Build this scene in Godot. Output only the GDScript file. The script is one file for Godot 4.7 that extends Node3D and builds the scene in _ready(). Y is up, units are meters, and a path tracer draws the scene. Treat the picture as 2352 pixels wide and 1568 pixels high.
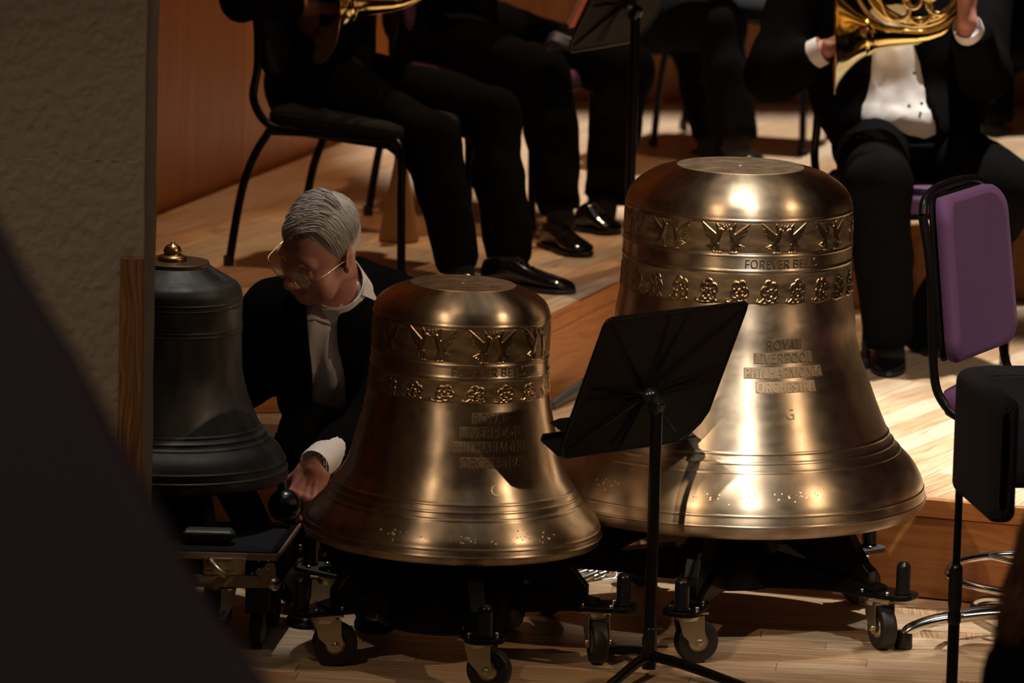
extends Node3D
# Concert platform seen from a side balcony: two polished bronze bells on castor
# trolleys, an older dark bell, a technician, and horn players on wooden risers.

const W := 2352.0
const H := 1568.0
const LENS := 200.0                        # mm on a 36 x 24 mm sensor
const F := LENS / 24.0 * H                 # the same in pixels
const EYE := Vector3(0, 2.82, 0)
const PITCH := -9.6
const ROLL := 1.5
const T1 := 0.243                          # height of the lower riser
const T2 := 0.472                          # height of the upper riser

var view := Basis.from_euler(Vector3(deg_to_rad(PITCH), 0, 0)) * Basis(Vector3.BACK, deg_to_rad(ROLL))
var M := {}                                # materials by name
var used := {}
var rng := RandomNumberGenerator.new()


func _ready() -> void:
	rng.seed = 77
	set_camera()
	set_air()
	set_lights()
	make_materials()
	build_setting()
	build_bells()
	build_trolleys()
	build_furniture()
	build_stands()
	build_people()
	build_instruments()
	build_small_things()


func set_camera() -> void:
	var cam := Camera3D.new()
	cam.name = "camera"
	cam.fov = rad_to_deg(2.0 * atan(H / 2.0 / F))
	cam.near = 0.5
	cam.far = 80.0
	var lens := CameraAttributesPhysical.new()
	lens.frustum_focal_length = LENS
	lens.frustum_focus_distance = 12.9
	lens.frustum_near = 0.5
	lens.frustum_far = 80.0
	lens.exposure_aperture = 4.5
	cam.attributes = lens
	cam.transform = Transform3D(view, EYE)
	add_child(cam)
	cam.current = true


func set_air() -> void:
	var we := WorldEnvironment.new()
	we.name = "hall_air"
	var e := Environment.new()
	e.background_mode = Environment.BG_COLOR
	e.background_color = Color.BLACK
	e.tonemap_mode = Environment.TONE_MAPPER_LINEAR
	e.tonemap_exposure = 1.0
	e.sdfgi_enabled = true
	e.ssao_enabled = true
	e.ssil_enabled = true
	we.environment = e
	add_child(we)


# Every lamp: where it hangs, what it points at, energy, half cone, colour temperature tint, radius of its glass
func set_lights() -> void:
	var warm := Color(1.0, 0.86, 0.70)
	var amber := Color(1.0, 0.76, 0.54)
	var white := Color(1.0, 0.965, 0.91)
	var lamps := [
		[Vector3(1.9, 8.0, -15.6), Vector3(1.45, 0.2, -14.3), 112.0, 9.0, white, 0.08, "directly above the right riser"],
		[Vector3(2.0, 7.6, -15.9), Vector3(1.0, 0.0, -13.55), 62.0, 7.0, white, 0.08, "above the right riser, aimed at the larger bell"],
		[Vector3(1.1, 8.2, -19.0), Vector3(0.9, 0.5, -17.4), 84.0, 11.0, white, 0.08, "farthest back above the rear wall"],
		[Vector3(0.6, 8.2, -18.2), Vector3(0.15, 0.5, -15.3), 30.0, 8.0, warm, 0.08, "above the upper riser"],
		[Vector3(0.9, 8.2, -14.0), Vector3(-0.55, 0.8, -16.2), 14.0, 13.0, amber, 0.08, "above the left end of the upper riser"],
		[Vector3(0.1, 8.3, -14.2), Vector3(-0.55, 0.6, -13.1), 19.0, 4.4, white, 0.07, "straight above the technician"],
		[Vector3(1.35, 8.3, -11.2), Vector3(0.8, 0.6, -13.1), 13.0, 6.0, white, 0.07, "front bar above the larger bell"],
		[Vector3(0.55, 8.3, -11.0), Vector3(0.7, 0.6, -13.0), 13.0, 5.6, white, 0.07, "front bar between the two bells"],
		[Vector3(0.1, 8.3, -11.6), Vector3(0.35, 0.6, -12.8), 7.0, 4.6, white, 0.06, "front bar above the smaller bell"],
		[Vector3(-0.7, 8.3, -10.6), Vector3(-0.45, 0.3, -12.8), 2.2, 5.0, warm, 0.06, "front bar above the open case"],
		[Vector3(2.5, 8.6, -4.2), Vector3(0.95, 0.7, -13.2), 52.0, 5.6, white, 0.09, "on the right balcony front"],
		[Vector3(8.4, 8.2, -8.6), Vector3(0.8, 0.6, -13.0), 30.0, 7.0, warm, 0.09, "on the right side wall"],
		[Vector3(-3.4, 6.4, -4.4), Vector3(1.25, 0.3, -13.0), 22.0, 6.0, warm, 0.08, "on the left balcony front"],
		[Vector3(-3.0, 7.0, -6.6), Vector3(-1.2, 1.8, -8.6), 8.5, 24.0, warm, 0.10, "over the left balcony seats"],
		[Vector3(-1.4, 7.0, -2.2), Vector3(-0.5, 1.6, -5.9), 6.0, 14.0, white, 0.10, "near the camera, over the drape"],
	]
	# a truss of small lamps, dimmed to a glimmer
	for i in 14:
		lamps.append([Vector3(-3.2 + 1.15 * (i % 7), 7.7 + 0.3 * (i % 2), -10.2 - 5.4 * (i / 7) - 0.3 * (i % 3)), Vector3(-2.0 + 0.8 * (i % 7), 0.0, -13.5), 0.16, 30.0, white if i % 3 else warm, 0.055, "%s in the %s row of the ceiling truss" % [["first", "second", "third", "fourth", "fifth", "sixth", "seventh"][i % 7], "front" if i < 7 else "rear"]])
	var k := 0
	for l in lamps:
		k += 1
		stage_lamp(l[0], l[1], l[2], l[3], l[4], l[5], l[6], k)


# ---------------------------------------------------------------- measuring
func at(x: float, y: float, d: float) -> Vector3:
	return EYE + view * (Vector3((x - W / 2) / F, -(y - H / 2) / F, -1) * d)


func ground(x: float, y: float, h := 0.0) -> Vector3:
	var ray := view * Vector3((x - W / 2) / F, -(y - H / 2) / F, -1)
	return EYE + ray * ((h - EYE.y) / ray.y)


# ---------------------------------------------------------------- shapes
class Geo:
	var v := PackedVector3Array()
	var n := PackedVector3Array()
	var t := PackedVector2Array()
	var c := PackedColorArray()
	var ix := PackedInt32Array()

	func add(p: Vector3, nn: Vector3, u := Vector2.ZERO) -> int:
		v.append(p)
		n.append(nn)
		t.append(u)
		return v.size() - 1

	func tri(a: int, b: int, d: int) -> void:
		var face := (v[d] - v[a]).cross(v[b] - v[a])
		if face.dot(n[a] + n[b] + n[d]) < 0.0:
			ix.append_array(PackedInt32Array([a, d, b]))
		else:
			ix.append_array(PackedInt32Array([a, b, d]))

	func quad(a: int, b: int, d: int, e: int) -> void:
		tri(a, b, d)
		tri(a, d, e)

	func skin(p: PackedVector3Array, nn: PackedVector3Array, nu: int, nv: int, wrap: bool, su := 1.0, sv := 1.0) -> void:
		var cols := nu + 1 if wrap else nu
		var base := v.size()
		for j in nv:
			for i in cols:
				var k := j * nu + i % nu
				add(p[k], nn[k], Vector2(su * i / (cols - 1), sv * j / (nv - 1)))
		for j in nv - 1:
			for i in cols - 1:
				var a := base + j * cols + i
				quad(a, a + 1, a + cols + 1, a + cols)

	func grid(p: PackedVector3Array, nu: int, nv: int, wrap: bool, su := 1.0, sv := 1.0, flip := false) -> void:
		var nn := PackedVector3Array()
		nn.resize(p.size())
		for j in nv:
			for i in nu:
				var i0 := (i - 1 + nu) % nu if wrap else maxi(i - 1, 0)
				var i1 := (i + 1) % nu if wrap else mini(i + 1, nu - 1)
				var j0 := maxi(j - 1, 0)
				var j1 := mini(j + 1, nv - 1)
				var du := p[j * nu + i1] - p[j * nu + i0]
				if du.length_squared() < 1e-14:
					du = p[j0 * nu + i1] - p[j0 * nu + i0] + p[j1 * nu + i1] - p[j1 * nu + i0]
				var w := du.cross(p[j1 * nu + i] - p[j0 * nu + i]).normalized()
				nn[j * nu + i] = -w if flip else w
		skin(p, nn, nu, nv, wrap, su, sv)

	# r, y pairs running up the outside
	func lathe(prof: PackedVector2Array, segs: int, xf := Transform3D.IDENTITY, su := 1.0, sv := 1.0) -> void:
		var m := prof.size()
		var p := PackedVector3Array()
		var nn := PackedVector3Array()
		for j in m:
			var d := prof[mini(j + 1, m - 1)] - prof[maxi(j - 1, 0)]
			var out := Vector2(d.y, -d.x).normalized()
			for i in segs:
				var a := TAU * i / segs
				p.append(xf * Vector3(prof[j].x * sin(a), prof[j].y, prof[j].x * cos(a)))
				nn.append((xf.basis * Vector3(out.x * sin(a), out.y, out.x * cos(a))).normalized())
		skin(p, nn, segs, m, true, su, sv)

	func fan(ring: PackedVector3Array, normal: Vector3) -> void:
		var mid := Vector3.ZERO
		for p in ring:
			mid += p
		var k := add(mid / ring.size(), normal)
		for p in ring:
			add(p, normal, Vector2(p.x, p.z))
		for i in ring.size():
			tri(k, k + 1 + i, k + 1 + (i + 1) % ring.size())

	# radii: one per point, or a single one
	func tube(path: PackedVector3Array, radii: Array, sides := 12, shut := false, caps := true, flat := 1.0) -> void:
		var m := path.size()
		var p := PackedVector3Array()
		var nn := PackedVector3Array()
		var side := Vector3.ZERO
		var rings := m + 1 if shut else m
		for jj in rings:
			var j := jj % m
			var d: Vector3
			if shut:
				d = path[(j + 1) % m] - path[(j - 1 + m) % m]
			else:
				d = path[mini(j + 1, m - 1)] - path[maxi(j - 1, 0)]
			d = d.normalized()
			if side == Vector3.ZERO:
				side = d.cross(Vector3.UP if absf(d.y) < 0.9 else Vector3.RIGHT).normalized()
			side = (side - d * side.dot(d)).normalized()
			var up := side.cross(d).normalized()
			var r: float = radii[j] if radii.size() > 1 else radii[0]
			for i in sides:
				var a := TAU * i / sides
				p.append(path[j] + (side * cos(a) + up * sin(a) * flat) * r)
				nn.append((side * cos(a) * flat + up * sin(a)).normalized())
		skin(p, nn, sides, rings, true, 1.0, rings)
		if caps and not shut:
			fan(p.slice(0, sides), (path[0] - path[1]).normalized())
			fan(p.slice((m - 1) * sides, m * sides), (path[m - 1] - path[m - 2]).normalized())

	func ball(mid: Vector3, r: Vector3, b := Basis.IDENTITY, nu := 20, nv := 12) -> void:
		var p := PackedVector3Array()
		var nn := PackedVector3Array()
		for j in nv:
			var e := -PI / 2 + PI * j / (nv - 1)
			for i in nu:
				var a := TAU * i / nu
				var q := Vector3(cos(e) * sin(a), sin(e), cos(e) * cos(a))
				p.append(mid + b * (q * r))
				nn.append((b * (q / r)).normalized())
		skin(p, nn, nu, nv, true)

	# box with softened edges
	func box(mid: Vector3, size: Vector3, b := Basis.IDENTITY, e := 0.0) -> void:
		var h := size / 2
		e = minf(e, minf(h.x, minf(h.y, h.z)) * 0.98)
		var id := {}
		for axis in 3:
			for s in [-1, 1]:
				var nn := Vector3.ZERO
				nn[axis] = s
				var u := (axis + 1) % 3
				var w := (axis + 2) % 3
				var f := []
				for c4 in [[-1, -1], [1, -1], [1, 1], [-1, 1]]:
					var q := Vector3.ZERO
					q[axis] = s * h[axis]
					q[u] = c4[0] * (h[u] - e)
					q[w] = c4[1] * (h[w] - e)
					var key := Vector3i.ZERO
					key[axis] = s
					key[u] = c4[0]
					key[w] = c4[1]
					var k := add(mid + b * q, b * nn, Vector2(q[u], q[w]))
					id[[axis, key]] = k
					f.append(k)
				quad(f[0], f[1], f[2], f[3])
		if e <= 0.0:
			return
		for axis in 3:
			var u := (axis + 1) % 3
			var w := (axis + 2) % 3
			for su in [-1, 1]:
				for sw in [-1, 1]:
					var k0 := Vector3i.ZERO
					k0[u] = su
					k0[w] = sw
					var k1 := k0
					k0[axis] = -1
					k1[axis] = 1
					quad(id[[u, k0]], id[[u, k1]], id[[w, k1]], id[[w, k0]])
		for sx in [-1, 1]:
			for sy in [-1, 1]:
				for sz in [-1, 1]:
					var key := Vector3i(sx, sy, sz)
					tri(id[[0, key]], id[[1, key]], id[[2, key]])

	func bar(a: Vector3, b: Vector3, w: float, h: float, up := Vector3.UP, e := 0.0) -> void:
		var z := (b - a).normalized()
		var x := up.cross(z).normalized()
		box((a + b) / 2, Vector3(w, h, (b - a).length()), Basis(x, z.cross(x), z), e)

	# polygon in the plane xy of xf, thick along z, edges softened by e
	func prism(poly: PackedVector2Array, thick: float, xf := Transform3D.IDENTITY, e := 0.0, smooth := false) -> void:
		if Geometry2D.is_polygon_clockwise(poly):
			poly = poly.duplicate()
			poly.reverse()
		var m := poly.size()
		var inner := PackedVector2Array()
		var outs := []
		for i in m:
			var d0 := (poly[i] - poly[(i - 1 + m) % m]).normalized()
			var d1 := (poly[(i + 1) % m] - poly[i]).normalized()
			var n0 := Vector2(d0.y, -d0.x)
			var n1 := Vector2(d1.y, -d1.x)
			var mid := (n0 + n1).normalized()
			inner.append(poly[i] - mid * e / maxf(mid.dot(n0), 0.35))
			outs.append([n0, n1, mid])
		var cut := Geometry2D.triangulate_polygon(inner)
		for s in [-1.0, 1.0]:
			var zn := xf.basis * Vector3(0, 0, s)
			var k := v.size()
			for q in inner:
				add(xf * Vector3(q.x, q.y, s * thick / 2), zn, q)
			for i in range(0, cut.size(), 3):
				tri(k + cut[i], k + cut[i + 1], k + cut[i + 2])
			if e > 0.0:
				for i in m:
					var j := (i + 1) % m
					var na: Vector2 = outs[i][2] if smooth else outs[i][1]
					var nb: Vector2 = outs[j][2] if smooth else outs[j][0]
					var a := add(xf * Vector3(inner[i].x, inner[i].y, s * thick / 2), zn)
					var b2 := add(xf * Vector3(inner[j].x, inner[j].y, s * thick / 2), zn)
					var c2 := add(xf * Vector3(poly[j].x, poly[j].y, s * (thick / 2 - e)), xf.basis * Vector3(nb.x, nb.y, 0))
					var d2 := add(xf * Vector3(poly[i].x, poly[i].y, s * (thick / 2 - e)), xf.basis * Vector3(na.x, na.y, 0))
					quad(a, b2, c2, d2)
		var run := 0.0
		for i in m:
			var j := (i + 1) % m
			var na: Vector2 = outs[i][2] if smooth else outs[i][1]
			var nb: Vector2 = outs[j][2] if smooth else outs[j][0]
			var l := poly[i].distance_to(poly[j])
			var z := thick / 2 - e
			var a := add(xf * Vector3(poly[i].x, poly[i].y, -z), xf.basis * Vector3(na.x, na.y, 0), Vector2(run, -z))
			var b2 := add(xf * Vector3(poly[j].x, poly[j].y, -z), xf.basis * Vector3(nb.x, nb.y, 0), Vector2(run + l, -z))
			var c2 := add(xf * Vector3(poly[j].x, poly[j].y, z), xf.basis * Vector3(nb.x, nb.y, 0), Vector2(run + l, z))
			var d2 := add(xf * Vector3(poly[i].x, poly[i].y, z), xf.basis * Vector3(na.x, na.y, 0), Vector2(run, z))
			quad(a, b2, c2, d2)
			run += l

	# rings of equal count joined in order
	func loft(rings: Array, caps := true, flip := false) -> void:
		var nu: int = rings[0].size()
		var p := PackedVector3Array()
		for r in rings:
			p.append_array(r)
		grid(p, nu, rings.size(), true, 1.0, 1.0, flip)
		if caps:
			var m0 := Vector3.ZERO
			var m1 := Vector3.ZERO
			for q in rings[0]:
				m0 += q / nu
			for q in rings[-1]:
				m1 += q / nu
			fan(rings[0], (m0 - m1).normalized())
			fan(rings[-1], (m1 - m0).normalized())

	func mesh(color := false) -> ArrayMesh:
		var a := []
		a.resize(Mesh.ARRAY_MAX)
		a[Mesh.ARRAY_VERTEX] = v
		a[Mesh.ARRAY_NORMAL] = n
		a[Mesh.ARRAY_TEX_UV] = t
		if color:
			a[Mesh.ARRAY_COLOR] = c
		a[Mesh.ARRAY_INDEX] = ix
		var m := ArrayMesh.new()
		m.add_surface_from_arrays(Mesh.PRIMITIVE_TRIANGLES, a)
		return m


# A field of distances on a grid, meshed as surface nets: bodies, clothes, heads
class Field:
	var o: Vector3
	var s: float
	var nx: int
	var ny: int
	var nz: int
	var f := PackedFloat32Array()

	func _init(lo: Vector3, hi: Vector3, cell: float) -> void:
		o = lo
		s = cell
		nx = int((hi.x - lo.x) / cell) + 2
		ny = int((hi.y - lo.y) / cell) + 2
		nz = int((hi.z - lo.z) / cell) + 2
		f.resize(nx * ny * nz)
		f.fill(9.0)

	func _span(lo: Vector3, hi: Vector3, pad: float) -> Array:
		return [maxi(int((lo.x - pad - o.x) / s), 0), mini(int((hi.x + pad - o.x) / s) + 1, nx - 1),
			maxi(int((lo.y - pad - o.y) / s), 0), mini(int((hi.y + pad - o.y) / s) + 1, ny - 1),
			maxi(int((lo.z - pad - o.z) / s), 0), mini(int((hi.z + pad - o.z) / s) + 1, nz - 1)]

	func _mix(i: int, d: float, k: float, cut: bool) -> void:
		var a := f[i]
		if cut:
			var g := maxf(k - absf(a + d), 0.0) / k
			f[i] = maxf(a, -d) + g * g * k * 0.25
		else:
			var g := maxf(k - absf(a - d), 0.0) / k
			f[i] = minf(a, d) - g * g * k * 0.25

	func cap(a: Vector3, b: Vector3, ra: float, rb: float, k := 0.03, cut := false) -> Field:
		var r := maxf(ra, rb)
		var e := _span(a.min(b), a.max(b), r + k + 2.5 * s)
		var ab := b - a
		var inv := 1.0 / maxf(ab.length_squared(), 1e-9)
		for z in range(e[4], e[5] + 1):
			for y in range(e[2], e[3] + 1):
				var i: int = (z * ny + y) * nx + e[0]
				var p := o + Vector3(e[0], y, z) * s - a
				for x in range(e[0], e[1] + 1):
					var h := clampf(p.dot(ab) * inv, 0.0, 1.0)
					_mix(i, (p - ab * h).length() - lerpf(ra, rb, h), k, cut)
					i += 1
					p.x += s
		return self

	func ell(mid: Vector3, r: Vector3, b := Basis.IDENTITY, k := 0.03, cut := false) -> Field:
		var m := maxf(r.x, maxf(r.y, r.z))
		var e := _span(mid - Vector3(m, m, m), mid + Vector3(m, m, m), k + 2.5 * s)
		var bt := b.transposed()
		for z in range(e[4], e[5] + 1):
			for y in range(e[2], e[3] + 1):
				var i: int = (z * ny + y) * nx + e[0]
				var p := bt * (o + Vector3(e[0], y, z) * s - mid)
				var step := bt * Vector3(s, 0, 0)
				for x in range(e[0], e[1] + 1):
					var q := p / r
					var k0 := q.length()
					var k1 := maxf((q / r).length(), 1e-6)
					_mix(i, k0 * (k0 - 1.0) / k1, k, cut)
					i += 1
					p += step
		return self

	func box(mid: Vector3, half: Vector3, b := Basis.IDENTITY, round := 0.02, k := 0.03, cut := false) -> Field:
		var m := half.length()
		var e := _span(mid - Vector3(m, m, m), mid + Vector3(m, m, m), k + 2.5 * s)
		var bt := b.transposed()
		var hh := half - Vector3(round, round, round)
		for z in range(e[4], e[5] + 1):
			for y in range(e[2], e[3] + 1):
				var i: int = (z * ny + y) * nx + e[0]
				var p := bt * (o + Vector3(e[0], y, z) * s - mid)
				var step := bt * Vector3(s, 0, 0)
				for x in range(e[0], e[1] + 1):
					var q := p.abs() - hh
					var d := q.max(Vector3.ZERO).length() + minf(maxf(q.x, maxf(q.y, q.z)), 0.0) - round
					_mix(i, d, k, cut)
					i += 1
					p += step
		return self

	# keeps what lies behind the plane
	func trim(p0: Vector3, nn: Vector3) -> Field:
		var i := 0
		for z in nz:
			for y in ny:
				var d := (o + Vector3(0, y, z) * s - p0).dot(nn)
				for x in nx:
					f[i] = maxf(f[i], d)
					d += nn.x * s
					i += 1
		return self

	func ripple(noise: FastNoiseLite, amp: float, sy := 1.0) -> Field:
		var i := 0
		for z in nz:
			for y in ny:
				for x in nx:
					if absf(f[i]) < 4.0 * s:
						f[i] += amp * noise.get_noise_3d(o.x + x * s, (o.y + y * s) * sy, o.z + z * s)
					i += 1
		return self

	func mesh_into(g: Geo, xf := Transform3D.IDENTITY, paint := Color.WHITE) -> void:
		var id := PackedInt32Array()
		id.resize(nx * ny * nz)
		id.fill(-1)
		var first := g.v.size()
		var off := PackedInt32Array([0, 1, nx, nx + 1, nx * ny, nx * ny + 1, nx * ny + nx, nx * ny + nx + 1])
		var ea := PackedInt32Array([0, 2, 4, 6, 0, 1, 4, 5, 0, 1, 2, 3])
		var eb := PackedInt32Array([1, 3, 5, 7, 2, 3, 6, 7, 4, 5, 6, 7])
		var pos := PackedVector3Array()
		for z in nz - 1:
			for y in ny - 1:
				var i := (z * ny + y) * nx
				for x in nx - 1:
					var a := f[i]
					if absf(a) < 3.0 * s:
						var neg := 0
						for k in 8:
							if f[i + off[k]] < 0.0:
								neg += 1
						if neg > 0 and neg < 8:
							var sum := Vector3.ZERO
							var count := 0
							for k in 12:
								var fa := f[i + off[ea[k]]]
								var fb := f[i + off[eb[k]]]
								if (fa < 0.0) != (fb < 0.0):
									var t := fa / (fa - fb)
									var ca := Vector3(ea[k] & 1, (ea[k] >> 1) & 1, ea[k] >> 2)
									var cb := Vector3(eb[k] & 1, (eb[k] >> 1) & 1, eb[k] >> 2)
									sum += ca.lerp(cb, t)
									count += 1
							id[i] = pos.size()
							pos.append(o + (Vector3(x, y, z) + sum / count) * s)
					i += 1
		var nn := PackedVector3Array()
		nn.resize(pos.size())
		var tris := PackedInt32Array()
		var step := PackedInt32Array([1, nx, nx * ny])
		for z in range(1, nz - 1):
			for y in range(1, ny - 1):
				var i := (z * ny + y) * nx + 1
				for x in range(1, nx - 1):
					var a := f[i]
					if absf(a) < 3.0 * s:
						for axis in 3:
							var b := f[i + step[axis]]
							if (a < 0.0) != (b < 0.0):
								var u := step[(axis + 1) % 3]
								var w := step[(axis + 2) % 3]
								var q0 := id[i - u - w]
								var q1 := id[i - w]
								var q2 := id[i]
								var q3 := id[i - u]
								if q0 < 0 or q1 < 0 or q2 < 0 or q3 < 0:
									continue
								if a >= 0.0:
									var sw := q1
									q1 = q3
									q3 = sw
								var face := (pos[q2] - pos[q0]).cross(pos[q3] - pos[q1])
								nn[q0] += face
								nn[q1] += face
								nn[q2] += face
								nn[q3] += face
								tris.append_array(PackedInt32Array([q0, q2, q1, q0, q3, q2]))
					i += 1
		for k in pos.size():
			g.add(xf * pos[k], (xf.basis * nn[k]).normalized(), Vector2(pos[k].x + pos[k].z * 0.5, pos[k].y))
			g.c.append(paint)
		for k in tris.size():
			g.ix.append(first + tris[k])


func spline(pts: Array, steps := 8, shut := false) -> PackedVector3Array:
	var out := PackedVector3Array()
	var m := pts.size()
	var last := m if shut else m - 1
	for i in last:
		var a: Vector3 = pts[(i - 1 + m) % m] if shut else pts[maxi(i - 1, 0)]
		var b: Vector3 = pts[i]
		var c: Vector3 = pts[(i + 1) % m]
		var d: Vector3 = pts[(i + 2) % m] if shut else pts[mini(i + 2, m - 1)]
		for k in steps:
			out.append(b.cubic_interpolate(c, a, d, float(k) / steps))
	if not shut:
		out.append(pts[m - 1])
	return out


func smooth2(pts: Array, steps := 6, shut := true) -> PackedVector2Array:
	var src := []
	for p in pts:
		src.append(Vector3(p.x, p.y, 0))
	var out := PackedVector2Array()
	for p in spline(src, steps, shut):
		out.append(Vector2(p.x, p.y))
	return out


func line(pts: Array) -> PackedVector3Array:
	return PackedVector3Array(pts)


# rounded rectangle, counter-clockwise
func round_rect(w: float, h: float, r: float, steps := 5) -> PackedVector2Array:
	var out := PackedVector2Array()
	var k := 0
	for c in [Vector2(w / 2 - r, h / 2 - r), Vector2(-w / 2 + r, h / 2 - r), Vector2(-w / 2 + r, -h / 2 + r), Vector2(w / 2 - r, -h / 2 + r)]:
		for i in steps + 1:
			var a := PI / 2 * (k + float(i) / steps)
			out.append(c + Vector2(cos(a), sin(a)) * r)
		k += 1
	return out


# a frame whose z looks along d, with its y near up
func facing(d: Vector3, up := Vector3.UP) -> Basis:
	var z := d.normalized()
	var x := up.cross(z).normalized()
	return Basis(x, z.cross(x), z)


# ---------------------------------------------------------------- objects
func numbered(called: String) -> String:
	var k: int = used.get(called, 0)
	used[called] = k + 1
	return called if k == 0 else "%s_%03d" % [called, k]


func tag(o: Node, label: String, category := "", group := "") -> void:
	o.set_meta("label", label)
	if category:
		o.set_meta("category", category)
	if group:
		o.set_meta("group", group)


func thing(called: String, label: String, category: String, where := Transform3D.IDENTITY, group := "") -> Node3D:
	var o := Node3D.new()
	o.name = numbered(called)
	o.transform = where
	tag(o, label, category, group)
	add_child(o)
	return o


# a mesh under parent; geometry given in world space when the parent is not at the origin
func part(called: String, g: Geo, m: Material, parent: Node, label := "", color := false) -> MeshInstance3D:
	return part_mesh(called, g.mesh(color), m, parent, label)


func part_mesh(called: String, mesh: Mesh, m: Material, parent: Node, label := "") -> MeshInstance3D:
	var o := MeshInstance3D.new()
	o.mesh = mesh
	o.material_override = m
	o.name = called if parent != self else numbered(called)
	o.cast_shadow = GeometryInstance3D.SHADOW_CASTING_SETTING_ON
	if label:
		o.set_meta("label", label)
	parent.add_child(o, true)
	return o


# a thing that is one mesh
func single(called: String, g: Geo, m: Material, label: String, category: String, group := "") -> MeshInstance3D:
	var o := part(called, g, m, self)
	tag(o, label, category, group)
	return o


func struct_node(called: String) -> Node3D:
	var o := Node3D.new()
	o.name = numbered(called)
	o.set_meta("kind", "structure")
	add_child(o)
	return o


func struct(called: String, g: Geo, m: Material, label := "") -> MeshInstance3D:
	var o := part(called, g, m, self, label)
	o.set_meta("kind", "structure")
	return o


func from(p: Vector3, b := Basis.IDENTITY) -> Transform3D:
	return Transform3D(b, p)


# ---------------------------------------------------------------- materials
func tint(r: float, g: float, b: float) -> Color:
	return Color(r, g, b).linear_to_srgb()


func mat(called: String, c: Color, rough := 0.6, metal := 0.0) -> StandardMaterial3D:
	var m := StandardMaterial3D.new()
	m.resource_name = called
	m.albedo_color = c.linear_to_srgb()
	m.roughness = rough
	m.metallic = metal
	M[called] = m
	return m


func fine_noise(freq: float, seed := 1, octaves := 4) -> FastNoiseLite:
	var n := FastNoiseLite.new()
	n.seed = seed
	n.frequency = freq
	n.fractal_octaves = octaves
	return n


# grey picture: streaks along u with a few broader bands, for wood
func grain(w: int, h: int, seed: int, low: float, along: float) -> ImageTexture:
	var im := Image.create(w, h, true, Image.FORMAT_RGB8)
	var a := fine_noise(1.0, seed, 3)
	var b := fine_noise(1.0, seed + 7, 2)
	for y in h:
		for x in w:
			var warp := b.get_noise_2d(x * 0.006 * along, y * 0.012) * 3.0
			var s := a.get_noise_2d(x * 0.006 * along, y * 0.16 + warp)
			var q := b.get_noise_2d(x * 0.03 * along + 40.0, y * 0.7)
			var g := clampf(lerpf(low, 1.0, 0.62 + 0.75 * s + 0.22 * q), 0.0, 1.0)
			im.set_pixel(x, y, Color(g, lerpf(g, g * g, 0.35), lerpf(g, g * g, 0.6)))
	im.generate_mipmaps()
	return ImageTexture.create_from_image(im)


# blotches stretched along u, between two greys
func blotch(w: int, h: int, seed: int, fx: float, fy: float, lo: float, hi: float, octaves := 5) -> ImageTexture:
	var im := Image.create(w, h, true, Image.FORMAT_RGB8)
	var a := fine_noise(1.0, seed, octaves)
	for y in h:
		for x in w:
			# wraps along u
			var ang := TAU * x / w
			var g := clampf(lerpf(lo, hi, 0.5 + 0.85 * a.get_noise_3d(cos(ang) * fx, sin(ang) * fx, y * fy)), 0.0, 1.0)
			im.set_pixel(x, y, Color(g, g, g))
	im.generate_mipmaps()
	return ImageTexture.create_from_image(im)


func wood(called: String, c: Color, tex: Texture2D, scale: Vector3, rough: float) -> void:
	var m := mat(called, c, rough)
	m.albedo_texture = tex
	m.uv1_scale = scale
	m.heightmap_enabled = true
	m.heightmap_texture = tex
	m.heightmap_scale = 0.012


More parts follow.
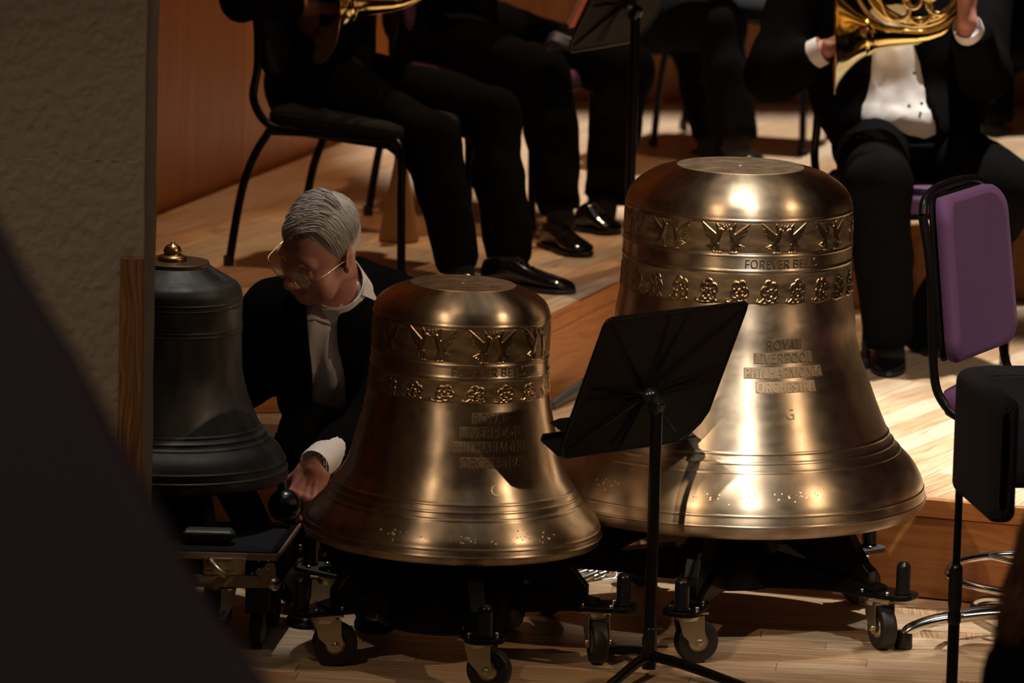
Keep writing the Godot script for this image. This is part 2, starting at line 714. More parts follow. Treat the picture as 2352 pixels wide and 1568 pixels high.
func make_materials() -> void:
	var maple := grain(512, 256, 3, 0.66, 0.8)
	var veneer := grain(512, 256, 11, 0.55, 1.0)
	var soft := grain(512, 256, 17, 0.84, 0.7)
	var k := 0
	for c in [Color(0.82, 0.66, 0.475), Color(0.74, 0.55, 0.365), Color(0.87, 0.73, 0.555), Color(0.68, 0.48, 0.30), Color(0.79, 0.61, 0.425)]:
		wood("plank%d" % k, c, maple, Vector3(0.9, 5.0, 1), 0.36)
		k += 1
	wood("slab", Color(0.60, 0.43, 0.27), maple, Vector3(0.9, 5.0, 1), 0.4)
	k = 0
	for c in [Color(0.47, 0.19, 0.056), Color(0.445, 0.176, 0.051), Color(0.49, 0.20, 0.062)]:
		wood("fascia%d" % k, c, soft, Vector3(0.6, 2.0, 1), 0.42)
		k += 1
	k = 0
	for c in [Color(0.50, 0.19, 0.042), Color(0.46, 0.168, 0.036), Color(0.53, 0.205, 0.05)]:
		wood("veneer%d" % k, c, soft, Vector3(0.4, 1.3, 1), 0.45)
		k += 1
	wood("trim_wood", Color(0.42, 0.24, 0.12), veneer, Vector3(0.8, 4.0, 1), 0.35)

	# polished bronze, turned on a lathe: fine rings run round it
	var turned := blotch(512, 1024, 5, 5.0, 0.05, 0.335, 0.40, 3)
	var stain := blotch(512, 512, 9, 5.0, 0.03, 0.80, 1.0, 4)
	var b := mat("bronze", Color(0.67, 0.53, 0.385), 1.0, 1.0)
	b.roughness_texture = turned
	b.albedo_texture = stain
	b.anisotropy_enabled = true
	b.anisotropy = -0.85
	var db := mat("bronze_dark", Color(0.40, 0.27, 0.155), 1.0, 1.0)
	db.roughness_texture = blotch(256, 256, 21, 3.0, 0.06, 0.40, 0.62)
	db.albedo_texture = stain
	mat("bronze_relief", Color(0.46, 0.32, 0.19), 0.30, 1.0)
	var lg := mat("bronze_ground", Color(0.41, 0.31, 0.21), 0.50, 1.0)
	lg.albedo_texture = stain
	var cd := mat("bronze_disc", Color(0.66, 0.50, 0.34), 1.0, 1.0)
	cd.roughness_texture = blotch(256, 256, 61, 2.0, 0.05, 0.42, 0.58)
	cd.albedo_texture = blotch(256, 256, 63, 2.0, 0.04, 0.86, 1.0)
	mat("bronze_letter", Color(0.46, 0.35, 0.24), 0.38, 1.0)
	mat("bronze_pit", Color(0.62, 0.46, 0.30), 0.38, 1.0)
	var ob := mat("old_bronze", Color(0.060, 0.061, 0.060), 1.0, 0.35)
	ob.roughness_texture = blotch(256, 256, 31, 2.0, 0.03, 0.38, 0.66)
	ob.albedo_texture = blotch(256, 256, 33, 2.4, 0.022, 0.5, 1.0)
	mat("old_bronze_plate", Color(0.16, 0.115, 0.075), 0.42, 0.8)
	mat("old_bronze_knob", Color(0.46, 0.29, 0.13), 0.3, 1.0)

	mat("black_paint", Color(0.0045, 0.0043, 0.0042), 0.3).metallic_specular = 0.3
	mat("black_matte", Color(0.009, 0.008, 0.0085), 0.62)
	mat("black_plastic", Color(0.008, 0.008, 0.008), 0.25)
	mat("rubber", Color(0.012, 0.0115, 0.011), 0.55)
	mat("plate_grey", Color(0.075, 0.078, 0.082), 0.4, 0.3)
	mat("zinc", Color(0.60, 0.55, 0.43), 0.34, 1.0)
	mat("steel", Color(0.72, 0.71, 0.68), 0.25, 1.0)
	mat("chrome", Color(0.82, 0.82, 0.82), 0.16, 1.0)
	mat("brass", Color(0.94, 0.72, 0.30), 0.12, 1.0)
	mat("brass_dull", Color(0.55, 0.34, 0.14), 0.6, 0.6)
	mat("desk_black", Color(0.010, 0.0078, 0.007), 0.5).metallic_specular = 0.2
	mat("cone_wood", Color(0.34, 0.20, 0.08), 0.5)
	mat("case_face", Color(0.33, 0.25, 0.18), 0.4, 0.35)
	mat("pink_card", Color(0.62, 0.16, 0.15), 0.7)
	mat("navy_cloth", Color(0.013, 0.014, 0.04), 0.6)
	mat("white_plastic", Color(0.75, 0.74, 0.70), 0.5)
	mat("glass_rim", Color(0.55, 0.47, 0.30), 0.25, 1.0)
	var cloth := mat("suit", Color(0.0045, 0.0045, 0.005), 0.9)
	var cloth2 := mat("trouser", Color(0.0042, 0.0042, 0.0044), 0.9)
	for nm in ["suit", "trouser", "pad_black", "black_matte", "drape"]:
		if M.has(nm):
			M[nm].metallic_specular = 0.12
	mat("lapel", Color(0.006, 0.006, 0.007), 0.4)
	mat("sock", Color(0.004, 0.004, 0.004), 0.9)
	mat("patent", Color(0.004, 0.004, 0.005), 0.08)
	mat("shoe_leather", Color(0.006, 0.006, 0.007), 0.25)
	mat("shirt", Color(0.78, 0.74, 0.74), 0.75)
	mat("stud", Color(0.01, 0.01, 0.012), 0.2)
	var sk := mat("skin", Color(0.54, 0.25, 0.20), 0.5)
	sk.subsurf_scatter_enabled = true
	sk.subsurf_scatter_strength = 0.08
	sk.vertex_color_use_as_albedo = true
	mat("hair_grey", Color(0.56, 0.54, 0.54), 0.45)
	mat("hair_brown", Color(0.13, 0.055, 0.03), 0.4)
	var vel := mat("purple_cloth", Color(0.105, 0.038, 0.115), 0.9)
	vel.rim_enabled = true
	vel.rim = 0.15
	vel.heightmap_enabled = true
	vel.heightmap_texture = blotch(256, 256, 44, 14.0, 0.9, 0.0, 1.0, 3)
	vel.heightmap_scale = 0.05
	var pad := mat("pad_black", Color(0.019, 0.020, 0.025), 0.9)
	pad.metallic_specular = 0.16
	pad.rim_enabled = true
	pad.rim = 0.08
	pad.heightmap_enabled = true
	pad.heightmap_texture = blotch(256, 256, 46, 2.6, 0.04, 0.0, 1.0, 4)
	pad.heightmap_scale = 0.4
	var plaster := mat("plaster", Color(0.43, 0.385, 0.335), 0.9)
	plaster.heightmap_enabled = true
	plaster.heightmap_texture = blotch(512, 512, 48, 5.0, 0.05, 0.0, 1.0, 5)
	plaster.heightmap_scale = 0.35
	mat("drape", Color(0.115, 0.078, 0.088), 0.95).metallic_specular = 0.16
	mat("hall_dark", Color(0.10, 0.065, 0.04), 0.8)
	mat("hall_ceiling", Color(0.16, 0.13, 0.10), 0.85)
	mat("lamp_body", Color(0.02, 0.02, 0.02), 0.5)
	var lens := mat("lens_glass", Color(1, 1, 1), 0.05)
	lens.transparency = BaseMaterial3D.TRANSPARENCY_ALPHA
	lens.albedo_color.a = 0.12


# ---------------------------------------------------------------- lamps
func stage_lamp(where: Vector3, aim: Vector3, energy: float, cone: float, c: Color, r: float, spot: String, k: int) -> void:
	if not M.has("lamp_case"):
		mat("lamp_case", Color(0.015, 0.015, 0.015), 0.5)
	var glow_name := "lamp_glow%d" % k
	var gm := mat(glow_name, c, 0.5)
	gm.emission_enabled = true
	gm.emission = c
	gm.emission_energy_multiplier = maxf(energy * 0.35, 14.0)
	var b := facing(aim - where)
	var o := thing("stage_lamp", "black theatre spotlight " + spot, "lamp", Transform3D(b, where))
	var g := Geo.new()
	g.lathe(PackedVector2Array([Vector2(0.002, -0.34), Vector2(r * 0.75, -0.33), Vector2(r * 1.1, -0.2), Vector2(r * 1.25, 0.0), Vector2(r * 1.15, 0.0), Vector2(r * 1.02, -0.06), Vector2(0.002, -0.07)]), 24, Transform3D(Basis(Vector3.RIGHT, PI / 2), Vector3.ZERO))
	part("housing", g, M.lamp_case, o)
	var y := Geo.new()
	y.tube(spline([Vector3(-r * 1.3, 0, -0.15), Vector3(-r * 1.3, 0.22, -0.15), Vector3(r * 1.3, 0.22, -0.15), Vector3(r * 1.3, 0, -0.15)], 4), [0.012], 8)
	y.tube(line([Vector3(0, 0.22, -0.15), Vector3(0, 0.42, -0.15)]), [0.016], 8)
	part("yoke", y, M.lamp_case, o)
	var d := Geo.new()
	d.lathe(PackedVector2Array([Vector2(0.001, -0.052), Vector2(r, -0.05), Vector2(r, -0.046), Vector2(0.001, -0.044)]), 24, Transform3D(Basis(Vector3.RIGHT, PI / 2), Vector3.ZERO))
	part("lens", d, gm, o)
	var l := SpotLight3D.new()
	l.name = "beam"
	l.position = Vector3(0, 0, 0.02 + r)
	l.rotation.y = PI
	l.light_color = c
	l.light_energy = energy
	l.light_size = r
	l.spot_angle = cone
	l.spot_angle_attenuation = 0.35
	l.spot_attenuation = 2.0
	l.spot_range = 40.0
	l.shadow_enabled = true
	o.add_child(l)


# ---------------------------------------------------------------- the place
func in_frame(p: Vector3, margin: float) -> bool:
	var q := view.transposed() * (p - EYE)
	if q.z > -0.5:
		return false
	var x := W / 2 + q.x / -q.z * F
	var y := H / 2 - q.y / -q.z * F
	return x > -margin and x < W + margin and y > -margin and y < H + margin


# Boards laid over a polygon (x, z) at height h, along dir; each board is a part
func lay_planks(parent: Node, poly: PackedVector2Array, h: float, dir: Vector2, wide: float, lmin: float, lmax: float, called := "plank") -> void:
	dir = dir.normalized()
	var nrm := Vector2(-dir.y, dir.x)
	var local := PackedVector2Array()
	var lo := Vector2(1e9, 1e9)
	var hi := -lo
	for p in poly:
		var q := Vector2(p.dot(dir), p.dot(nrm))
		local.append(q)
		lo = lo.min(q)
		hi = hi.max(q)
	var basis := Basis(Vector3(dir.x, 0, dir.y), Vector3(nrm.x, 0, nrm.y), Vector3.UP)
	if basis.determinant() < 0.0:
		basis.z = -basis.z
	var row := lo.y
	while row < hi.y:
		var x := lo.x - rng.randf() * lmax
		while x < hi.x:
			var l := rng.randf_range(lmin, lmax)
			var mid2 := dir * (x + l / 2) + nrm * (row + wide / 2)
			var pick := rng.randi() % 5
			var slip := Vector2(rng.randf() * 3.0, rng.randf() * 3.0)
			var seen := in_frame(Vector3(mid2.x, h, mid2.y), 220.0)
			if seen:
				var gap := 0.0009
				var r := PackedVector2Array([Vector2(x + gap, row + gap), Vector2(x + l - gap, row + gap), Vector2(x + l - gap, row + wide - gap), Vector2(x + gap, row + wide - gap)])
				for piece in Geometry2D.intersect_polygons(r, local):
					var moved := PackedVector2Array()
					var c := Vector2.ZERO
					for q in piece:
						c += q / piece.size()
					for q in piece:
						moved.append(q - c + slip)
					var g := Geo.new()
					g.prism(moved, 0.008, Transform3D(Basis.IDENTITY, Vector3(-slip.x, -slip.y, 0)), 0.0006)
					var o := part(called, g, M["plank%d" % pick], parent)
					var w2 := dir * c.x + nrm * c.y
					o.transform = Transform3D(basis, Vector3(w2.x, h - 0.004, w2.y))
			x += l
		row += wide


func slab(poly: PackedVector2Array, top: float, bottom: float) -> Geo:
	var g := Geo.new()
	var q := PackedVector2Array()
	for p in poly:
		q.append(Vector2(p.x, p.y))
	g.prism(q, top - bottom, Transform3D(Basis(Vector3.RIGHT, Vector3.BACK, Vector3.DOWN), Vector3(0, (top + bottom) / 2, 0)))
	return g


# veneered boards along one front edge of a riser, with a lipping board on top
func riser_front(parent: Node, a: Vector2, b: Vector2, bottom: float, top: float, piece: float) -> void:
	var d := (b - a).normalized()
	var out := Vector2(-d.y, d.x)
	var basis := Basis(Vector3(d.x, 0, d.y), Vector3.UP, Vector3(out.x, 0, out.y))
	var total := a.distance_to(b)
	var x := 0.0
	var k := 0
	while x < total - 0.01:
		var l := minf(piece, total - x)
		var m := a + d * (x + l / 2)
		var g := Geo.new()
		g.box(Vector3(0, 0, 0), Vector3(l - 0.003, top - bottom - 0.046, 0.016), Basis.IDENTITY, 0.002)
		var o := part("fascia_board", g, M["fascia%d" % (k % 3)], parent)
		o.transform = Transform3D(basis, Vector3(m.x, (bottom + top - 0.046) / 2, m.y))
		var e := Geo.new()
		e.box(Vector3.ZERO, Vector3(l - 0.002, 0.044, 0.024), Basis.IDENTITY, 0.003)
		var n := part("nosing", e, M["fascia%d" % ((k + 1) % 3)], parent)
		n.transform = Transform3D(basis, Vector3(m.x, top - 0.0225, m.y) + Vector3(out.x, 0, out.y) * 0.002)
		x += l
		k += 1


# upright boards on a wall line from a to b
func wall_boards(parent: Node, a: Vector2, b: Vector2, bottom: float, top: float, piece: float, called := "wall_panel") -> void:
	var d := (b - a).normalized()
	var out := Vector2(-d.y, d.x)
	var basis := Basis(Vector3.DOWN, Vector3(d.x, 0, d.y), Vector3(-out.x, 0, -out.y))
	if basis.determinant() < 0.0:
		basis.z = -basis.z
	var total := a.distance_to(b)
	var x := 0.0
	var k := 0
	while x < total - 0.01:
		var l := minf(piece, total - x)
		var m := a + d * (x + l / 2)
		var g := Geo.new()
		g.box(Vector3.ZERO, Vector3(top - bottom, l - 0.003, 0.02), Basis.IDENTITY, 0.002)
		var o := part(called, g, M["veneer%d" % (k % 3)], parent)
		o.transform = Transform3D(basis, Vector3(m.x, (bottom + top) / 2, m.y))
		x += l
		k += 1


func plain_wall(called: String, mid: Vector3, size: Vector3, m: Material) -> void:
	var g := Geo.new()
	g.box(mid, size)
	struct(called, g, m)


func build_setting() -> void:
	# hall shell, all outside the picture but for what the bronze mirrors
	plain_wall("wall_right", Vector3(10.15, 4.5, -7), Vector3(0.3, 12, 26), M.hall_dark)
	plain_wall("wall_outer", Vector3(-10.15, 4.5, -7), Vector3(0.3, 12, 26), M.hall_dark)
	plain_wall("wall_rear", Vector3(0, 4.5, 6.15), Vector3(20, 12, 0.3), M.hall_dark)
	plain_wall("wall_far", Vector3(0, 4.5, -20.15), Vector3(20, 12, 0.3), M.hall_dark)
	plain_wall("ceiling", Vector3(0, 10.65, -7), Vector3(20.6, 0.3, 26.6), M.hall_ceiling)

	var fl := struct_node("floor")
	var g := Geo.new()
	g.box(Vector3(0, -0.153, -7), Vector3(20.6, 0.3, 26.6))
	part("subfloor", g, M.slab, fl)
	var front := PackedVector2Array([Vector2(-2.6, -14.427), Vector2(3.0, -12.495), Vector2(3.0, -11.2), Vector2(-2.6, -11.2)])
	lay_planks(fl, front, 0.0, Vector2(1, 0.10), 0.082, 0.5, 1.2)

	# lower riser
	var one := thing("stage_riser", "lower pale wooden stage riser with an orange brown front, under the right horn player", "riser")
	var inside := PackedVector2Array([Vector2(-1.975, -12.4), Vector2(4.0, -12.0), Vector2(4.0, -19.10), Vector2(-0.23, -18.60)])
	var p1 := PackedVector2Array([Vector2(-2.6, -14.427), Vector2(4.0, -12.15), Vector2(4.0, -19.6), Vector2(-2.6, -19.6)])
	p1 = Geometry2D.intersect_polygons(p1, inside)[0]
	part("deck", slab(p1, T1 - 0.003, 0.0), M.slab, one)
	riser_front(one, Vector2(-1.50, -14.04), Vector2(4.0, -12.143), 0.004, T1, 1.62)
	# upper riser
	var p2 := PackedVector2Array([Vector2(-2.2, -14.45), Vector2(-1.02, -13.95), Vector2(0.072, -14.25), Vector2(0.253, -14.83), Vector2(0.56, -15.55), Vector2(1.15, -16.1), Vector2(4.0, -16.7), Vector2(4.0, -19.6), Vector2(-2.2, -19.6)])
	p2[0] = Vector2(-1.44, -14.128)
	var p2in: PackedVector2Array = Geometry2D.intersect_polygons(p2, inside)[0]
	var p1b := Geometry2D.clip_polygons(p1, p2in)
	for q in p1b:
		lay_planks(one, q, T1, Vector2(0.46, -0.89), 0.085, 0.35, 0.9)
	var two := thing("stage_riser", "upper wooden stage riser behind the bells, carrying the black clad players on the left", "riser")
	part("deck", slab(p2in, T2 - 0.003, T1 + 0.001), M.slab, two)
	for i in range(0, 6):
		riser_front(two, p2[i], p2[i + 1], T1 + 0.003, T2, 0.62)
	lay_planks(two, p2in, T2, Vector2(0.36, -0.93), 0.11, 0.6, 1.5)

	# white edge tape near the pier
	for q in [[two, ground(512, 747, T2), ground(572, 746, T2), T2], [one, ground(596, 1006, T1), ground(668, 1003, T1), T1]]:
		g = Geo.new()
		var t0p: Vector3 = q[1] + Vector3(0, 0.0008, -0.012)
		g.bar(t0p, q[2] + Vector3(0, 0.0008, -0.012), 0.030, 0.0016)
		g.bar(t0p + Vector3(0, -0.006, 0.016), q[2] + Vector3(0, -0.006, 0.004), 0.0016, 0.014)
		part("edge_tape", g, M.white_plastic, q[0], "white edge tape")
	# veneered walls round the platform
	var wl := struct_node("wall_left")
	var a := Vector2(-2.0, -12.4)
	var b := Vector2(-0.24, -18.72)
	var dd := (b - a).normalized()
	var core := Geo.new()
	core.box(Vector3((a.x + b.x) / 2, 3.0, (a.y + b.y) / 2) + Vector3(dd.y, 0, -dd.x) * 0.06, Vector3(0.1, 5.98, a.distance_to(b)), facing(Vector3(dd.x, 0, dd.y)))
	part("core", core, M.slab, wl)
	wall_boards(wl, a, b, 0.005, 5.8, 0.88)
	var wb := struct_node("wall_back")
	a = Vector2(-0.3, -18.64)
	b = Vector2(4.5, -19.25)
	dd = (b - a).normalized()
	core = Geo.new()
	core.box(Vector3((a.x + b.x) / 2, 3.0, (a.y + b.y) / 2) + Vector3(dd.y, 0, -dd.x) * 0.06, Vector3(0.1, 5.98, a.distance_to(b)), facing(Vector3(dd.x, 0, dd.y)))
	part("core", core, M.slab, wb)
	wall_boards(wb, a, b, 0.005, 5.8, 0.9)

	# plastered pier at the left edge, with a wooden corner board
	var d := 11.8
	var top := at(338, 100, d)
	var low := at(330, 900, d)
	var edge := (top.x + low.x) / 2
	var z := (top.z + low.z) / 2
	g = Geo.new()
	var prof := PackedVector2Array()
	for i in 41:
		prof.append(Vector2(0.0016 * sin(i * 2.3) * sin(i * 0.9), -0.2 + 4.6 * i / 40.0))
	prof.append(Vector2(-2.2, 4.4))
	prof.append(Vector2(-2.2, -0.2))
	g.prism(prof, 0.34, Transform3D(Basis.IDENTITY, Vector3(edge, 0.2, z - 0.18)), 0.006)
	struct("wall_near", g, M.plaster)
	var t0 := at(300, 590, d)
	g = Geo.new()
	var wd := 57.0 * d / F
	g.box(Vector3(0, 0, 0), Vector3(t0.y, wd, 0.03), Basis.IDENTITY, 0.003)
	var tr := struct("trim_1", g, M.trim_wood)
	tr.transform = Transform3D(Basis(Vector3.UP, Vector3.LEFT, Vector3.BACK), Vector3(edge + 0.002 - wd / 2, t0.y / 2, z + 0.01))

	# dark drape close to the camera, out of focus
	var pts := [[-60, 330], [0, 452], [50, 552], [95, 640], [140, 716], [185, 792], [230, 880], [275, 968], [325, 1070], [380, 1170], [430, 1272], [500, 1400], [560, 1485], [640, 1600], [760, 1760]]
	d = 5.9
	var outline := PackedVector2Array()
	var org := at(0, 1568, d)
	for q in pts:
		var w3 := at(q[0], q[1], d)
		outline.append(Vector2(w3.x - org.x, w3.y - org.y))
	outline.append(outline[-1] + Vector2(0, -1.6))
	outline.append(Vector2(-0.9, outline[-1].y))
	outline.append(Vector2(-0.9, outline[0].y))
	g = Geo.new()
	g.prism(outline, 0.06, Transform3D.IDENTITY, 0.02, true)
	var dr := single("drape", g, M.drape, "dark purplish drape rising blurred at the left edge in the foreground", "drape")
	dr.position = org


# ---------------------------------------------------------------- bells
# silhouette in pixels: radius and row of each height, measured on the right-hand outline
func bell_outline(px: Array, scale: float, foreshorten: float, bottom: float) -> Array:
	var out := []
	for q in px:
		out.append(Vector2(q[0] / scale, (bottom - q[1]) / (scale * foreshorten)))
	return out


class Profile:
	var pts: Array            # r, y upwards
	func _init(p: Array) -> void:
		pts = p
	func at(y: float) -> float:
		if y <= pts[0].y:
			return pts[0].x
		for i in pts.size() - 1:
			var a: Vector2 = pts[i]
			var b: Vector2 = pts[i + 1]
			if y <= b.y:
				var a0: Vector2 = pts[maxi(i - 1, 0)]
				var b1: Vector2 = pts[mini(i + 2, pts.size() - 1)]
				var m0 := (b.x - a0.x) / maxf(b.y - a0.y, 1e-5)
				var m1 := (b1.x - a.x) / maxf(b1.y - a.y, 1e-5)
				var h := b.y - a.y
				var sl := (b.x - a.x) / h
				if sl * m0 <= 0.0: m0 = 0.0
				if sl * m1 <= 0.0: m1 = 0.0
				m0 = clampf(m0, -3 * absf(sl), 3 * absf(sl))
				m1 = clampf(m1, -3 * absf(sl), 3 * absf(sl))
				var t := (y - a.y) / h
				var t2 := t * t
				var t3 := t2 * t
				return (2 * t3 - 3 * t2 + 1) * a.x + (t3 - 2 * t2 + t) * h * m0 + (-2 * t3 + 3 * t2) * b.x + (t3 - t2) * h * m1
		return pts[-1].x
	func slope(y: float) -> float:
		return (at(y + 0.004) - at(y - 0.004)) / 0.008


# lathe points of a bell with half-round rings at the given heights; dome = points from the shoulder to the crown
func bell_profile(pr: Profile, y0: float, y1: float, rings: Array, dome: Array) -> PackedVector2Array:
	var ys := []
	var y := y0
	while y < y1:
		ys.append(y)
		y += 0.0035
	ys.append(y1)
	for q in rings:
		for i in range(-6, 7):
			ys.append(q[0] + q[1] * i / 6.0)
	ys.sort()
	var out := PackedVector2Array()
	for yy in ys:
		if yy < y0 or yy > y1:
			continue
		var r := pr.at(yy)
		for q in rings:
			var u: float = (yy - q[0]) / q[1]
			if absf(u) < 1.0:
				r += q[2] * sqrt(1.0 - u * u)
		out.append(Vector2(r, yy))
	for q in dome:
		out.append(q)
	return out


# relief: strokes [x0,y0,x1,y1,r0,r1,height] in a unit patch, wrapped on a drum
func relief(strokes: Array, pr: Profile, y_low: float, y_high: float, half_angle: float, nx: int, ny: int, amp: float) -> ArrayMesh:
	var hgt := PackedFloat32Array()
	hgt.resize(nx * ny)
	for s in strokes:
		var a := Vector2(s[0], s[1])
		var ab := Vector2(s[2], s[3]) - a
		var ll := maxf(ab.length_squared(), 1e-6)
		for j in ny:
			for i in nx:
				var p := Vector2(lerpf(-1, 1, float(i) / (nx - 1)), float(j) / (ny - 1)) - a
				var h := clampf(p.dot(ab) / ll, 0, 1)
				var q: float = (p - ab * h).length() / lerpf(s[4], s[5], h)
				if q < 1.0:
					hgt[j * nx + i] = maxf(hgt[j * nx + i], s[6] * sqrt(1.0 - q * q))
	var p := PackedVector3Array()
	for j in ny:
		var y := lerpf(y_low, y_high, float(j) / (ny - 1))
		for i in nx:
			var ang := lerpf(-half_angle, half_angle, float(i) / (nx - 1))
			var r := pr.at(y) + 0.0003 + hgt[j * nx + i] * amp
			p.append(Vector3(r * sin(ang), y, r * cos(ang)))
	var full := Geo.new()
	full.grid(p, nx, ny, false)
	var g := Geo.new()
	g.v = full.v
	g.n = full.n
	g.t = full.t
	for j in ny - 1:
		for i in nx - 1:
			var k := j * nx + i
			if hgt[k] + hgt[k + 1] + hgt[k + nx] + hgt[k + nx + 1] > 0.001:
				g.quad(k, k + 1, k + nx + 1, k + nx)
	return g.mesh()


func bird_strokes() -> Array:
	var out := []
	for m in [-1.0, 1.0]:
		out.append([m * 0.37, 0.34, m * 0.24, 0.60, 0.125, 0.10, 1.0])       # body
		out.append([m * 0.22, 0.66, m * 0.17, 0.76, 0.08, 0.07, 1.0])        # neck, head
		out.append([m * 0.13, 0.78, m * 0.045, 0.74, 0.03, 0.012, 0.8])       # beak
		out.append([m * 0.045, 0.76, m * 0.005, 0.90, 0.022, 0.03, 0.6])      # sprig
		out.append([m * 0.05, 0.84, m * 0.12, 0.92, 0.02, 0.03, 0.55])
		for k in 6:                                                           # outer wing feathers
			var t := k / 5.0
			out.append([m * (0.36 + 0.04 * t), 0.60 - 0.16 * t, m * (0.66 + 0.16 * (1.0 - t)), 0.98 - 0.40 * t, 0.062, 0.026, 0.85 - 0.14 * (k % 2)])
		for k in 4:                                                           # inner wing
			var t := k / 3.0
			out.append([m * (0.26 - 0.02 * t), 0.66, m * (0.33 - 0.10 * t), 0.98 - 0.03 * k, 0.04, 0.015, 0.7])
		for k in 3:                                                           # tail
			out.append([m * 0.38, 0.32, m * (0.50 + 0.08 * k), 0.12 + 0.05 * k, 0.045, 0.018, 0.75])
		out.append([m * 0.33, 0.30, m * 0.31, 0.06, 0.04, 0.02, 0.8])         # legs
		out.append([m * 0.25, 0.30, m * 0.22, 0.06, 0.035, 0.02, 0.8])
		for k in 4:
			out.append([m * (0.17 + 0.07 * k), 0.035, m * (0.20 + 0.07 * k), 0.04, 0.028, 0.024, 0.9])
	return out


func flower_strokes(turn: float) -> Array:
	var out := []
	for k in 5:
		var a := turn + TAU * k / 5.0
		var c := Vector2(0.06 + cos(a) * 0.36, 0.44 + sin(a) * 0.20)
		for i in 7:                                                           # each petal is a curled outline
			var b0 := a - 2.0 + 4.0 * i / 7.0
			var b1 := a - 2.0 + 4.0 * (i + 1) / 7.0
			out.append([c.x + cos(b0) * 0.26, c.y + sin(b0) * 0.145, c.x + cos(b1) * 0.26, c.y + sin(b1) * 0.145, 0.05, 0.05, 1.0])
		out.append([c.x, c.y, c.x + cos(a) * 0.12, c.y + sin(a) * 0.06, 0.17, 0.13, 0.45])
		out.append([0.06, 0.44, c.x, c.y, 0.035, 0.02, 0.8])
	out.append([0.05, 0.44, 0.07, 0.44, 0.10, 0.10, 1.15])
	for m in [-1.0, 1.0]:
		out.append([m * 0.30, 0.20, m * 0.60, 0.09, 0.07, 0.05, 0.8])
	out.append([-0.55, 0.06, -0.88, 0.10, 0.05, 0.04, 0.9])
	out.append([-0.88, 0.10, -0.80, 0.18, 0.04, 0.03, 0.8])
	out.append([-0.5, 0.05, 0.35, 0.07, 0.045, 0.035, 0.8])
	return out


func letters_on(parent: Node, text: String, pr: Profile, y: float, cap: float, wide: float, ang: float, called: String) -> void:
	var font := SystemFont.new()
	font.font_names = PackedStringArray(["Droid Sans"])
	var tm := TextMesh.new()
	tm.font = font
	tm.text = text
	tm.font_size = 48
	tm.pixel_size = 0.01
	tm.depth = 0.06
	tm.curve_step = 1.0
	var arr := tm.get_mesh_arrays()
	var vs: PackedVector3Array = arr[Mesh.ARRAY_VERTEX]
	var ns: PackedVector3Array = arr[Mesh.ARRAY_NORMAL]
	var lo := Vector3(1e9, 1e9, 1e9)
	var hi := -lo
	for p in vs:
		lo = lo.min(p)
		hi = hi.max(p)
	var sy := cap / (hi.y - lo.y)
	var sx := wide / (hi.x - lo.x)
	var r0 := pr.at(y)
	for i in vs.size():
		var p := vs[i]
		var a := ang + (p.x - (lo.x + hi.x) / 2) * sx / r0
		var yy := y + (p.y - (lo.y + hi.y) / 2) * sy
		var r := pr.at(yy) + (0.0017 if p.z > 0.0 else -0.001)
		vs[i] = Vector3(r * sin(a), yy, r * cos(a))
		var out := Vector3(sin(a), -pr.slope(yy), cos(a)).normalized()
		var side := Vector3(cos(a), 0, -sin(a))
		ns[i] = (side * ns[i].x + out.cross(side) * ns[i].y + out * ns[i].z).normalized()
	arr[Mesh.ARRAY_VERTEX] = vs
	arr[Mesh.ARRAY_NORMAL] = ns
	arr[Mesh.ARRAY_TANGENT] = null
	var am := ArrayMesh.new()
	am.add_surface_from_arrays(Mesh.PRIMITIVE_TRIANGLES, arr)
	part_mesh(called, am, M.bronze_letter, parent)


# thin unpolished patch the letters stand on, following the bell
func patch_on(parent: Node, pr: Profile, y: float, high: float, wide: float, ang: float) -> void:
	var p := PackedVector3Array()
	var nu := 30
	var nv := 5
	var half := wide / pr.at(y) / 2
	for j in nv:
		var yy := y - high / 2 + high * j / (nv - 1)
		for i in nu:
			var a := ang - half + 2 * half * i / (nu - 1)
			var edge := 0.0 if i == 0 or j == 0 or i == nu - 1 or j == nv - 1 else 0.0003
			var r := pr.at(yy) + 0.00005 + edge
			p.append(Vector3(r * sin(a), yy, r * cos(a)))
	var g := Geo.new()
	g.grid(p, nu, nv, false)
	part("letter_ground", g, M.bronze_ground, parent)


# a band of the wall of the bell, slightly proud, with its own finish
func band(parent: Node, pr: Profile, y0: float, y1: float, called: String) -> void:
	var pts := PackedVector2Array()
	for i in 13:
		var y := lerpf(y0, y1, i / 12.0)
		pts.append(Vector2(pr.at(y) + (0.0002 if i > 0 and i < 12 else -0.0006), y))
	var g := Geo.new()
	g.lathe(pts, 160, Transform3D.IDENTITY, 1.0, 0.2)
	part(called, g, M.bronze_dark, parent)


